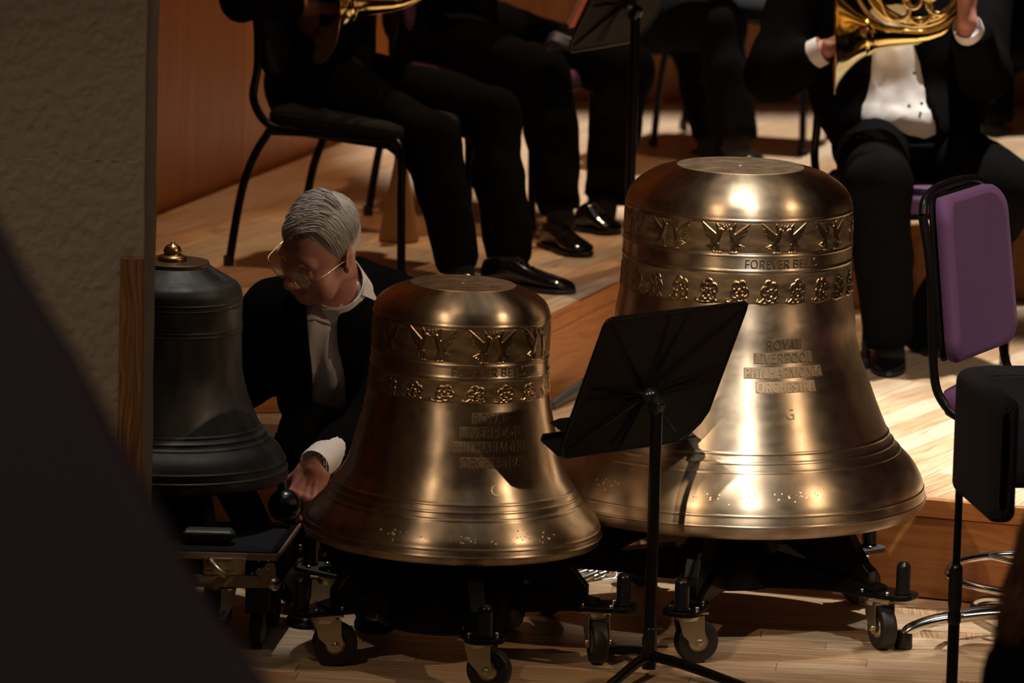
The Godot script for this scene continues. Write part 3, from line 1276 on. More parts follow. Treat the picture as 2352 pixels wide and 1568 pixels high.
func bronze_bell(label: String, spec: Dictionary) -> void:
	var o := thing("bronze_bell", label, "bell", spec.where)
	var pts := bell_outline(spec.px, spec.scale, 0.985, spec.bottom)
	var pr := Profile.new(pts)
	var yof := func(row: float) -> float: return (spec.bottom - row) / (spec.scale * 0.985)
	var y1: float = yof.call(spec.top_row)
	var rings := []
	for q in spec.rings:
		rings.append([yof.call(q[0]), q[1], q[2]])
	var rd: float = spec.disc / spec.scale
	var dome := []
	# crown: the curve is part of the outline; then the flat disc with its turned edge
	dome.append(Vector2(rd - 0.002, y1 + 0.0002))
	dome.append(Vector2(0.01, y1))
	var disc := Geo.new()
	disc.lathe(PackedVector2Array([Vector2(rd, y1 - 0.001), Vector2(rd, y1 + 0.0008), Vector2(rd - 0.001, y1 + 0.0014), Vector2(rd - 0.003, y1 + 0.0010), Vector2(rd * 0.5, y1 + 0.0012), Vector2(0.0075, y1 + 0.0012), Vector2(0.006, y1 - 0.001), Vector2(0.0055, y1 - 0.02), Vector2(0.0004, y1 - 0.02)]), 160)
	part("crown_disc", disc, M.bronze_disc, o)
	var prof := bell_profile(pr, 0.0, y1, rings, dome)
	var inner := PackedVector2Array()
	inner.append(Vector2(0.001, y1 * 0.86))
	for i in 12:
		var y := lerpf(y1 * 0.84, 0.012, i / 11.0)
		inner.append(Vector2(maxf(pr.at(y) * 0.9 - 0.02 - 0.02 * y, 0.02), y))
	inner.append(Vector2(pr.at(0.0) - 0.045, 0.002))
	inner.append(Vector2(pr.at(0.0) - 0.03, -0.003))
	inner.append(Vector2(pr.at(0.0) - 0.008, -0.003))
	inner.append_array(prof)
	var g := Geo.new()
	g.lathe(inner, 224, Transform3D.IDENTITY, 1.0, 1.0)
	part("body", g, M.bronze, o)
	band(o, pr, yof.call(spec.frieze[1]) + 0.003, yof.call(spec.frieze[0]) - 0.003, "bird_band")
	band(o, pr, yof.call(spec.roses[1]), yof.call(spec.roses[0]) - 0.003, "flower_band")
	var birds: int = spec.birds
	var bm := relief(bird_strokes(), pr, yof.call(spec.frieze[1]) + 0.005, yof.call(spec.frieze[0]) - 0.005, PI / birds * 0.96, 72, 64, 0.0024)
	for k in birds:
		var b := part_mesh("bird_pair", bm, M.bronze_relief, o)
		b.rotation.y = spec.turn + spec.bird_shift + TAU * k / birds
	var kinds := []
	for k in 3:
		kinds.append(relief(flower_strokes(0.3 + k * 0.8), pr, yof.call(spec.roses[1]) + 0.002, yof.call(spec.roses[0]) - 0.006, PI / spec.flowers * 0.92, 44, 48, 0.0020))
	for k in spec.flowers:
		var b := part_mesh("flower", kinds[k % 3], M.bronze_relief, o)
		b.rotation.y = spec.turn + spec.flower_shift + TAU * k / spec.flowers
	var ang: float = spec.turn
	letters_on(o, "FOREVER BELLS", pr, yof.call(spec.title_row), 0.019, 0.180, ang, "lettering")
	var rows: Array = spec.text_rows
	var words := ["ROYAL", "LIVERPOOL", "PHILHARMONIC", "ORCHESTRA"]
	var widths := [0.083, 0.139, 0.189, 0.142]
	for i in 4:
		var y: float = yof.call(rows[i])
		patch_on(o, pr, y, 0.0245, widths[i] + 0.006, ang)
		letters_on(o, words[i], pr, y, 0.0205, widths[i], ang, "lettering")
	letters_on(o, spec.note, pr, yof.call(rows[4]), 0.022, 0.018, ang, "lettering")
	# casting pits on the lip
	var pits := Geo.new()
	for cl in spec.pits:
		for i in int(cl[2] * 0.7):
			var a: float = spec.turn + cl[0] + rng.randfn(0.0, cl[3])
			var y: float = yof.call(cl[1]) + rng.randfn(0.0, 0.006)
			var r := pr.at(y)
			var sl := pr.slope(y)
			var out := Vector3(sin(a), -sl, cos(a)).normalized()
			var bs := facing(out)
			var s := rng.randf_range(0.001, 0.0033)
			pits.ball(Vector3(r * sin(a), y, r * cos(a)), Vector3(s, s, 0.00035), bs, 10, 6)
	var pn := part("casting_pits", pits, M.bronze_pit, o, "small cast blemishes along the lip")
	pn.set_meta("kind", "stuff")


func build_bells() -> void:
	# the near bell
	var c_floor := ground(1031, 1500)
	var c_px := [[340, 1225], [343, 1216], [345, 1208], [341, 1192], [336, 1176], [321, 1158], [297, 1133.5], [287, 1117], [278, 1102], [255, 1069.5], [242, 1036], [232, 993], [221, 947], [212, 901], [209, 876], [206, 850], [205, 830], [204, 804], [203.5, 760], [203.5, 718], [203, 706], [200, 696], [194, 685], [184, 675.5], [169, 665.5], [150, 657], [135, 651.5], [121, 647]]
	bronze_bell("smaller polished bronze bell marked C, front middle, left of the music stand", {
		"where": Transform3D(Basis(Vector3.BACK, deg_to_rad(-1.2)), c_floor + Vector3(0, 0.272, 0)), "scale": 1033.0, "bottom": 1225.0, "top_row": 647.0, "px": c_px, "disc": 121.0,
		"rings": [[1102.0, 0.003, 0.0019], [1117.5, 0.003, 0.0019], [1133.5, 0.003, 0.0019], [1192.0, 0.003, 0.0018], [1209.0, 0.0028, 0.002], [714.0, 0.0032, 0.0020], [802.0, 0.0032, 0.0020], [829.0, 0.0032, 0.0020]],
		"frieze": [714.0, 802.0], "roses": [829.0, 888.0], "birds": 9, "flowers": 18, "turn": deg_to_rad(21.5), "bird_shift": 0.0, "flower_shift": 0.17,
		"title_row": 815.5, "text_rows": [917.0, 948.0, 980.0, 1014.0, 1072.0], "note": "C",
		"pits": [[-0.75, 1168.0, 24, 0.10], [-0.3, 1170.0, 22, 0.06], [0.0, 1172.0, 16, 0.12], [0.25, 1164.0, 26, 0.12]]})
	# the far, larger bell
	var g_floor := ground(1664, 1430)
	var g_px := [[445, 1150], [453, 1140], [457, 1122], [452, 1098], [446, 1077], [425, 1043], [392, 1010], [377, 992], [365, 973], [339, 916], [315, 856], [293, 798], [282, 755], [277.5, 709], [268.5, 653], [265.5, 600], [264.5, 577], [263.5, 543], [262.5, 500], [262, 464], [260.5, 450], [253.5, 431], [235, 411], [207, 392.5], [190, 385], [168, 379], [147, 375]]
	bronze_bell("larger polished bronze bell marked G, behind the music stand on the right", {
		"where": Transform3D(Basis(Vector3.BACK, deg_to_rad(-0.2)), g_floor + Vector3(0, 0.288, 0)), "scale": 1012.0, "bottom": 1150.0, "top_row": 375.0, "px": g_px, "disc": 147.0,
		"rings": [[973.0, 0.0032, 0.0020], [992.0, 0.0032, 0.0020], [1010.0, 0.0032, 0.0020], [1098.0, 0.0032, 0.0019], [1122.0, 0.003, 0.0018], [464.0, 0.0034, 0.0021], [543.0, 0.0034, 0.0021], [577.0, 0.0034, 0.0021]],
		"frieze": [464.0, 543.0], "roses": [577.0, 655.0], "birds": 12, "flowers": 24, "turn": deg_to_rad(21.5), "bird_shift": 0.0, "flower_shift": 0.13,
		"title_row": 560.0, "text_rows": [740.0, 770.0, 802.0, 833.0, 890.0], "note": "G",
		"pits": [[-1.1, 1058.0, 20, 0.05], [-0.45, 1060.0, 30, 0.09], [-0.1, 1058.0, 10, 0.07], [0.1, 1056.0, 18, 0.10]]})
	old_bell()


func old_bell() -> void:
	var s := 1005.0
	var base := ground(378, 1395)
	var o := thing("dark_bell", "old dark patinated bell with a small brass knob on top, beside the pier at left", "bell", Transform3D(Basis(Vector3.BACK, deg_to_rad(-0.6)), base + Vector3(0, 0.318, 0)))
	var px := [[280, 1067], [281, 1060], [280, 1048], [277, 1040], [273, 1024], [259, 998], [233, 975.5], [224, 962], [214, 949.5], [191, 901], [177, 862], [169, 826], [166, 780], [164.5, 726], [164.5, 690], [164, 660], [162, 642], [157, 631], [151, 624], [133, 614], [110, 601], [98, 594], [90, 588]]
	var pr := Profile.new(bell_outline(px, s, 0.985, 1067.0))
	var yof := func(row: float) -> float: return (1067.0 - row) / (s * 0.985)
	var rings := []
	for q in [[949.5, 0.003, 0.0018], [962.0, 0.003, 0.0018], [975.0, 0.003, 0.0018], [1024.0, 0.003, 0.0018], [1043.0, 0.003, 0.002], [660.0, 0.0025, 0.0018], [672.0, 0.0022, 0.0012], [722.0, 0.0025, 0.0015], [731.0, 0.0022, 0.0012], [614.0, 0.002, 0.0014]]:
		rings.append([yof.call(q[0]), q[1], q[2]])
	var y1: float = yof.call(588.0)
	var prof := bell_profile(pr, 0.0, y1, rings, [Vector2(0.05, y1 + 0.002), Vector2(0.001, y1 + 0.002)])
	var inner := PackedVector2Array([Vector2(0.001, y1 * 0.85)])
	for i in 8:
		var y := lerpf(y1 * 0.83, 0.01, i / 7.0)
		inner.append(Vector2(pr.at(y) * 0.88 - 0.015, y))
	inner.append(Vector2(pr.at(0.0) - 0.01, -0.002))
	inner.append_array(prof)
	var g := Geo.new()
	g.lathe(inner, 160)
	part("body", g, M.old_bronze, o)
	g = Geo.new()
	g.lathe(PackedVector2Array([Vector2(0.084, y1 - 0.004), Vector2(0.0855, y1), Vector2(0.0855, y1 + 0.008), Vector2(0.084, y1 + 0.010), Vector2(0.03, y1 + 0.0105)]), 72)
	part("crown_plate", g, M.old_bronze_plate, o)
	var y := y1 + 0.010
	g = Geo.new()
	g.lathe(PackedVector2Array([Vector2(0.032, y), Vector2(0.0345, y + 0.004), Vector2(0.0335, y + 0.009), Vector2(0.027, y + 0.013), Vector2(0.0195, y + 0.0145), Vector2(0.0195, y + 0.019), Vector2(0.0212, y + 0.021), Vector2(0.0212, y + 0.024), Vector2(0.0195, y + 0.026), Vector2(0.018, y + 0.031), Vector2(0.0125, y + 0.036), Vector2(0.0055, y + 0.0385), Vector2(0.0045, y + 0.043), Vector2(0.0005, y + 0.0455)]), 48)
	part("knob", g, M.old_bronze_knob, o)


# ---------------------------------------------------------------- trolleys
func castor(parent: Node, where: Vector3, turn: float, plate_y: float, brake: bool) -> void:
	var o := Node3D.new()
	o.name = "castor"
	o.position = where
	o.rotation.y = turn
	parent.add_child(o, true)
	var r := 0.050
	var g := Geo.new()
	g.box(Vector3(0, plate_y - 0.003, 0), Vector3(0.085, 0.005, 0.075), Basis.IDENTITY, 0.001)
	g.lathe(PackedVector2Array([Vector2(0.03, plate_y - 0.022), Vector2(0.033, plate_y - 0.016), Vector2(0.033, plate_y - 0.006)]), 24)
	for s in [-1.0, 1.0]:
		var pl := PackedVector2Array([Vector2(-0.028, plate_y - 0.012), Vector2(0.034, plate_y - 0.012), Vector2(0.036, plate_y - 0.05), Vector2(0.040, 0.056), Vector2(0.036, 0.040), Vector2(0.024, 0.035), Vector2(0.012, 0.041), Vector2(-0.016, plate_y - 0.055)])
		g.prism(pl, 0.003, Transform3D(Basis(Vector3.BACK, Vector3.UP, Vector3.LEFT), Vector3(s * 0.0235, 0, 0)), 0.0008)
	g.box(Vector3(0, plate_y - 0.015, 0.002), Vector3(0.05, 0.004, 0.06), Basis.IDENTITY, 0.001)
	part("fork", g, M.zinc, o)
	var wx := Transform3D(Basis(Vector3.UP, Vector3.RIGHT, Vector3.FORWARD), Vector3(0, r, 0.024))
	g = Geo.new()
	g.lathe(PackedVector2Array([Vector2(0.026, -0.016), Vector2(0.045, -0.0175), Vector2(0.0475, -0.015), Vector2(0.050, -0.008), Vector2(0.050, 0.008), Vector2(0.0475, 0.015), Vector2(0.045, 0.0175), Vector2(0.026, 0.016)]), 40, wx)
	part("wheel", g, M.rubber, o)
	g = Geo.new()
	g.lathe(PackedVector2Array([Vector2(0.001, -0.0185), Vector2(0.012, -0.0185), Vector2(0.013, -0.015), Vector2(0.027, -0.0155), Vector2(0.027, 0.0155), Vector2(0.013, 0.015), Vector2(0.012, 0.0185), Vector2(0.001, 0.0185)]), 28, wx)
	for s in [-1.0, 1.0]:
		g.lathe(PackedVector2Array([Vector2(0.0085, 0), Vector2(0.0085, 0.004), Vector2(0.006, 0.006), Vector2(0.0005, 0.006)]), 6, Transform3D(Basis(Vector3.UP, Vector3.RIGHT * s, Vector3.FORWARD * s), Vector3(s * 0.025, r, 0.024)))
	part("hub", g, M.zinc, o)
	if brake:
		g = Geo.new()
		g.box(Vector3(0, plate_y - 0.030, -0.042), Vector3(0.046, 0.004, 0.034), Basis(Vector3.RIGHT, -0.25), 0.001)
		g.box(Vector3(0, plate_y - 0.024, -0.060), Vector3(0.046, 0.016, 0.003), Basis(Vector3.RIGHT, -0.25), 0.001)
		part("brake_pedal", g, M.steel, o)


func trolley(label: String, floor_at: Vector3, angles: Array, lens: Array, lip_y: float, lip_r: float, castor_turns: Array, low := 0.10, broad := 0.12) -> void:
	var o := thing("bell_trolley", label, "trolley", from(floor_at), "")
	var py := 0.126
	var g := Geo.new()
	g.lathe(PackedVector2Array([Vector2(0.002, low), Vector2(broad - 0.005, low), Vector2(broad, low + 0.006), Vector2(broad, py + 0.055), Vector2(broad - 0.02, py + 0.07), Vector2(0.085, lip_y - 0.03), Vector2(0.12, lip_y + 0.02), Vector2(0.12, lip_y + 0.03), Vector2(0.002, lip_y + 0.03)]), 40)
	part("hub", g, M.black_paint, o)
	for k in angles.size():
		var a := deg_to_rad(angles[k])
		var l: float = lens[k]
		# u runs along the arm
		var along := Vector3(sin(a), 0, cos(a))
		var b := Basis(along, Vector3.UP, along.cross(Vector3.UP))
		var arm := Node3D.new()
		arm.name = "arm"
		arm.transform = Transform3D(b, Vector3.ZERO)
		o.add_child(arm, true)
		g = Geo.new()
		var side := PackedVector2Array([Vector2(0.08, py + 0.06), Vector2(0.08, py - 0.022), Vector2(0.14, py - 0.020), Vector2(0.20, py - 0.014), Vector2(0.25, py - 0.010), Vector2(l - 0.05, py - 0.004), Vector2(l - 0.05, py + 0.012), Vector2(l - 0.13, py + 0.03), Vector2(0.2, py + 0.045)])
		g.prism(side, 0.062, Transform3D(Basis.IDENTITY, Vector3.ZERO), 0.003)
		part("beam", g, M.black_paint, arm)
		g = Geo.new()
		var st := PackedVector2Array([Vector2(0.12, lip_y + 0.0), Vector2(0.12, lip_y - 0.05), Vector2(l - 0.16, py + 0.02), Vector2(l - 0.075, py + 0.006), Vector2(l - 0.075, py + 0.045), Vector2(l - 0.09, py + 0.062), Vector2(minf(lip_r - 0.03, l - 0.14), lip_y - 0.014), Vector2(0.19, lip_y + 0.0)])
		g.prism(st, 0.036, Transform3D.IDENTITY, 0.003)
		part("gusset", g, M.black_paint, arm)
		g = Geo.new()
		g.prism(round_rect(0.16, 0.088, 0.03), 0.011, Transform3D(Basis(Vector3.RIGHT, Vector3.FORWARD, Vector3.UP), Vector3(l - 0.045, py + 0.0, 0)), 0.002)
		part("end_plate", g, M.plate_grey if k in [2, 3] else M.black_paint, arm)
		g = Geo.new()
		g.lathe(PackedVector2Array([Vector2(0.0065, 0), Vector2(0.0065, 0.004), Vector2(0.004, 0.0065), Vector2(0.0005, 0.007)]), 12)
		var bolt := g.mesh()
		for q in [[-0.085, 0.028], [-0.085, -0.028], [-0.02, 0.03], [-0.02, -0.03]]:
			part_mesh("bolt", bolt, M.steel, arm).position = Vector3(l + q[0], py + 0.005, q[1])
		g = Geo.new()
		g.lathe(PackedVector2Array([Vector2(0.0005, 0.0), Vector2(0.019, 0.0), Vector2(0.0195, 0.004), Vector2(0.0165, 0.008), Vector2(0.0165, 0.055), Vector2(0.0155, 0.065), Vector2(0.011, 0.072), Vector2(0.0005, 0.0745)]), 24, from(Vector3(l + 0.005, py + 0.005, 0)))
		part("peg", g, M.black_plastic, arm)
		castor(arm, Vector3(l - 0.055, 0, 0), castor_turns[k], py - 0.004, k % 2 == 1)


func build_trolleys() -> void:
	trolley("black five armed castor trolley under the smaller bell marked C", ground(1031, 1500), [11.0, 83.0, 155.0, 227.0, 299.0], [0.42, 0.385, 0.335, 0.44, 0.37], 0.264, 0.335, [2.6, 0.3, 1.4, 2.2, -1.9], 0.075, 0.165)
	trolley("black five armed castor trolley under the larger bell marked G", ground(1664, 1430), [-13.5, 58.5, 130.5, 202.5, 266.0], [0.49, 0.455, 0.45, 0.48, 0.45], 0.280, 0.44, [-2.6, 0.9, 1.0, 2.4, 0.8])
	trolley("black castor trolley carrying the old dark bell, mostly hidden behind the metal edged case", ground(378, 1395), [30.0, 102.0, 174.0, 246.0, 318.0], [0.34, 0.34, 0.34, 0.34, 0.34], 0.308, 0.27, [0.5, 1.5, 2.5, 0.2, 1.1])


# ---------------------------------------------------------------- chairs and stands
# stacking chair; +z is where the sitter faces
func chair(label: String, xf: Transform3D, hs: float, wide: float, back_top: float, splay: float, cloth := "purple_cloth") -> Node3D:
	var o := thing("stacking_chair", label, "chair", xf)
	var w := wide / 2
	for s in [-1.0, 1.0]:
		var g := Geo.new()
		g.tube(spline([Vector3(s * w, 0.0, -0.20 - splay), Vector3(s * w, hs * 0.55, -0.215 - splay * 0.45), Vector3(s * w, hs - 0.055, -0.20), Vector3(s * (w - 0.01), hs - 0.035, -0.15), Vector3(s * (w - 0.02), hs - 0.035, 0.16)], 8), [0.0115], 12)
		part("rear_leg", g, M.black_paint, o)
		g = Geo.new()
		g.tube(spline([Vector3(s * w, 0.0, 0.205), Vector3(s * w, hs * 0.5, 0.2), Vector3(s * (w - 0.003), hs - 0.06, 0.195), Vector3(s * (w - 0.03), hs - 0.035, 0.15)], 6), [0.0115], 12)
		part("front_leg", g, M.black_paint, o)
		g = Geo.new()
		g.tube(spline([Vector3(s * (w - 0.02), hs - 0.03, -0.10), Vector3(s * w, hs - 0.02, -0.185), Vector3(s * w, hs + 0.045, -0.235), Vector3(s * w, hs + 0.14, -0.225), Vector3(s * (w - 0.004), (hs + back_top) * 0.56, -0.235), Vector3(s * (w - 0.015), back_top - 0.06, -0.285)], 8), [0.0115], 12)
		part("back_post", g, M.black_paint, o)
		for z in [-0.2 - splay, 0.205]:
			g = Geo.new()
			g.lathe(PackedVector2Array([Vector2(0.001, 0), Vector2(0.014, 0), Vector2(0.0145, 0.025), Vector2(0.0125, 0.028)]), 14, from(Vector3(s * w, 0.0, z)))
			part("foot_cap", g, M.rubber, o)
	var g := Geo.new()
	g.tube(spline([Vector3(-(w - 0.015), back_top - 0.06, -0.285), Vector3(-(w - 0.04), back_top - 0.012, -0.297), Vector3(0, back_top, -0.305), Vector3(w - 0.04, back_top - 0.012, -0.297), Vector3(w - 0.015, back_top - 0.06, -0.285)], 8), [0.0115], 12)
	part("top_rail", g, M.black_paint, o)
	# seat
	g = Geo.new()
	var rings := []
	for q in [[0.0, 0.93], [0.010, 1.0], [0.036, 1.0], [0.050, 0.95], [0.056, 0.80]]:
		var ring := PackedVector3Array()
		for p in round_rect((wide - 0.02) * q[1], 0.43 * q[1], 0.06):
			ring.append(Vector3(p.x, hs - 0.04 + q[0] + 0.012 * sin(p.y * 6.0), -p.y))
		rings.append(ring)
	g.loft(rings, true)
	part("seat", g, M[cloth], o)
	g = Geo.new()
	rings = []
	for q in [[-0.016, 0.75], [-0.012, 0.9], [0.004, 0.985]]:
		var ring := PackedVector3Array()
		for p in round_rect((wide - 0.02) * q[1], 0.43 * q[1], 0.06):
			ring.append(Vector3(p.x, hs - 0.042 + q[0] + 0.012 * sin(p.y * 6.0), -p.y))
		rings.append(ring)
	g.loft(rings, true)
	part("seat_shell", g, M.black_matte, o)
	# back pad, curved round the sitter and swelling
	var y0 := hs + 0.10
	var y1 := back_top - 0.015
	rings = []
	g = Geo.new()
	var shell := Geo.new()
	for lay in [[g, 0.0, 0.026, 0.0], [shell, -0.012, 0.010, 0.004]]:
		rings = []
		for q in [[0.0, 0.93], [0.25, 0.99], [0.6, 1.0], [0.85, 0.975], [1.0, 0.90]]:
			var ring := PackedVector3Array()
			for p in round_rect((wide - 0.03) * q[1], (y1 - y0) * lerpf(q[1], 1.0, 0.5), 0.07):
				var yy := (y0 + y1) / 2 + p.y
				var lean := lerpf(-0.235, -0.292, (yy - y0) / (y1 - y0))
				var curve := 0.03 * (2.0 * p.x / wide) ** 2
				ring.append(Vector3(p.x, yy, lean + curve + lay[1] + lay[2] * q[0]))
			rings.append(ring)
		lay[0].loft(rings, true, true)
	part("backrest", g, M[cloth], o)
	part("back_shell", shell, M.black_matte, o)
	return o


func build_furniture() -> void:
	# chair of the player at far left
	var a := ground(525, 610, T2)
	var f := Vector3(0.92, 0, 0.38)
	var b := Basis(Vector3.UP.cross(f), Vector3.UP, f)
	chair("black framed chair of the leftmost seated horn player, all its legs showing", Transform3D(b, a + b * Vector3(0.225, 0, 0.30)), 0.405, 0.45, 0.80, 0.10, "pad_black")
	a = ground(845, 495, T2)
	chair("black framed chair behind the wooden cone, second seat from the left", Transform3D(b, a + b * Vector3(0.225, 0, 0.30)), 0.42, 0.45, 0.82, 0.10)
	a = ground(1500, 335, T2)
	f = Vector3(0.97, 0, 0.24)
	b = Basis(Vector3.UP.cross(f), Vector3.UP, f)
	chair("dark chair at the back, legs seen just above the larger bell", Transform3D(b, a + b * Vector3(0.22, 0, 0.27)), 0.45, 0.44, 0.84, 0.07, "pad_black")
	# chair of the player at right
	a = ground(1987, 846, T1)
	f = Vector3(0.30, 0, 0.954)
	b = Basis(Vector3.UP.cross(f), Vector3.UP, f)
	chair("purple seated chair under the right horn player with the white shirt", Transform3D(b, a + b * Vector3(0.20, 0, -0.205)), 0.46, 0.40, 0.78, 0.06)
	var far := ground(2262, 312, T2)
	f = Vector3(-0.9, 0, 0.44)
	b = Basis(Vector3.UP.cross(f), Vector3.UP, f)
	chair("black chair at upper right, behind the player with the white shirt", Transform3D(b, far + b * Vector3(-0.22, 0, -0.205)), 0.45, 0.44, 0.84, 0.06, "pad_black")
	swivel_chair()
	acoustic_screen()
	flight_case()


func swivel_chair() -> void:
	var f := Vector3(0.9, 0, 0.436)
	var turned := Basis(Vector3.UP.cross(f), Vector3.UP, f)
	var c := ground(2405, 1490)
	var o := thing("swivel_chair", "purple swivel chair with black frame and chrome foot ring at the right edge", "chair", Transform3D(turned, c))
	var g := Geo.new()
	var ring := PackedVector3Array()
	var hr := 0.172
	for i in 64:
		var a := TAU * i / 64
		ring.append(Vector3(0.232 * sin(a), hr, 0.232 * cos(a)))
	g.tube(ring, [0.0095], 12, true)
	part("foot_ring", g, M.chrome, o)
	g = Geo.new()
	for k in 3:
		var a := TAU * k / 3 + 0.5
		g.tube(line([Vector3(0.03 * sin(a), hr + 0.01, 0.03 * cos(a)), Vector3(0.228 * sin(a), hr, 0.228 * cos(a))]), [0.007], 8)
	part("ring_spoke", g, M.chrome, o)
	g = Geo.new()
	g.lathe(PackedVector2Array([Vector2(0.001, 0.05), Vector2(0.034, 0.05), Vector2(0.036, 0.09), Vector2(0.029, 0.11), Vector2(0.029, 0.30), Vector2(0.022, 0.31), Vector2(0.022, 0.53), Vector2(0.001, 0.53)]), 28)
	part("column", g, M.chrome, o)
	for k in 5:
		var a := deg_to_rad(-84.0 - 64.2 + 72.0 * k)
		var d := Vector3(sin(a), 0, cos(a))
		g = Geo.new()
		var path := spline([d * 0.025 + Vector3(0, 0.085, 0), d * 0.14 + Vector3(0, 0.083, 0), d * 0.25 + Vector3(0, 0.068, 0), d * 0.315 + Vector3(0, 0.048, 0), d * 0.332 + Vector3(0, 0.03, 0)], 6)
		var rr := []
		for i in path.size():
			rr.append(lerpf(0.026, 0.0145, float(i) / (path.size() - 1)))
		g.tube(path, rr, 16, false, true, 0.7)
		part("base_leg", g, M.chrome, o)
		g = Geo.new()
		g.lathe(PackedVector2Array([Vector2(0.001, 0), Vector2(0.019, 0), Vector2(0.0205, 0.004), Vector2(0.0205, 0.014), Vector2(0.0195, 0.016), Vector2(0.0205, 0.018), Vector2(0.0195, 0.036), Vector2(0.016, 0.04)]), 20, from(d * 0.332))
		part("foot", g, M.rubber, o)
	g = Geo.new()
	var hs := 0.612
	var rings := []
	for q in [[-0.075, 0.90], [-0.062, 0.97], [-0.035, 1.0], [-0.012, 0.98], [0.0, 0.90]]:
		var rr2 := PackedVector3Array()
		for p in round_rect(0.46 * q[1], 0.44 * q[1], 0.09):
			rr2.append(Vector3(p.x, hs + q[0], -p.y))
		rings.append(rr2)
	g.loft(rings, true)
	part("seat", g, M.purple_cloth, o)
	g = Geo.new()
	g.box(Vector3(0, hs - 0.082, 0), Vector3(0.36, 0.012, 0.34), Basis.IDENTITY, 0.004)
	part("seat_shell", g, M.black_matte, o)
	var top := 1.048
	for s in [-1.0, 1.0]:
		g = Geo.new()
		g.tube(spline([Vector3(s * 0.19, hs - 0.075, 0.02), Vector3(s * 0.205, hs - 0.07, -0.13), Vector3(s * 0.213, hs - 0.02, -0.20), Vector3(s * 0.213, hs + 0.07, -0.222), Vector3(s * 0.211, hs + 0.25, -0.235), Vector3(s * 0.200, top - 0.05, -0.265)], 8), [0.0105], 12)
		part("back_post", g, M.black_paint, o)
	g = Geo.new()
	g.tube(spline([Vector3(-0.200, top - 0.05, -0.265), Vector3(-0.17, top - 0.016, -0.271), Vector3(-0.08, top, -0.275), Vector3(0.08, top, -0.275), Vector3(0.17, top - 0.016, -0.271), Vector3(0.200, top - 0.05, -0.265)], 8), [0.0105], 12)
	part("top_rail", g, M.black_paint, o)
	var y0 := hs + 0.050
	var y1 := top - 0.014
	for lay in [[0.0, 0.040, "backrest"], [-0.016, 0.012, "back_shell"]]:
		g = Geo.new()
		rings = []
		for q in [[0.0, 0.95], [0.2, 0.99], [0.55, 1.0], [0.85, 0.96], [1.0, 0.86]]:
			var rr2 := PackedVector3Array()
			for p in round_rect(0.385 * q[1], (y1 - y0) * lerpf(q[1], 1.0, 0.4), 0.055):
				var yy := (y0 + y1) / 2 + p.y
				var lean := lerpf(-0.222, -0.268, (yy - y0) / (y1 - y0))
				rr2.append(Vector3(p.x * lerpf(1.0, 0.96, (yy - y0) / (y1 - y0)), yy, lean + 0.035 * (p.x / 0.19) ** 2 + lay[0] + lay[1] * q[0] - 0.012))
			rings.append(rr2)
		g.loft(rings, true, true)
		part(lay[2], g, M.purple_cloth if lay[2] == "backrest" else M.black_matte, o)


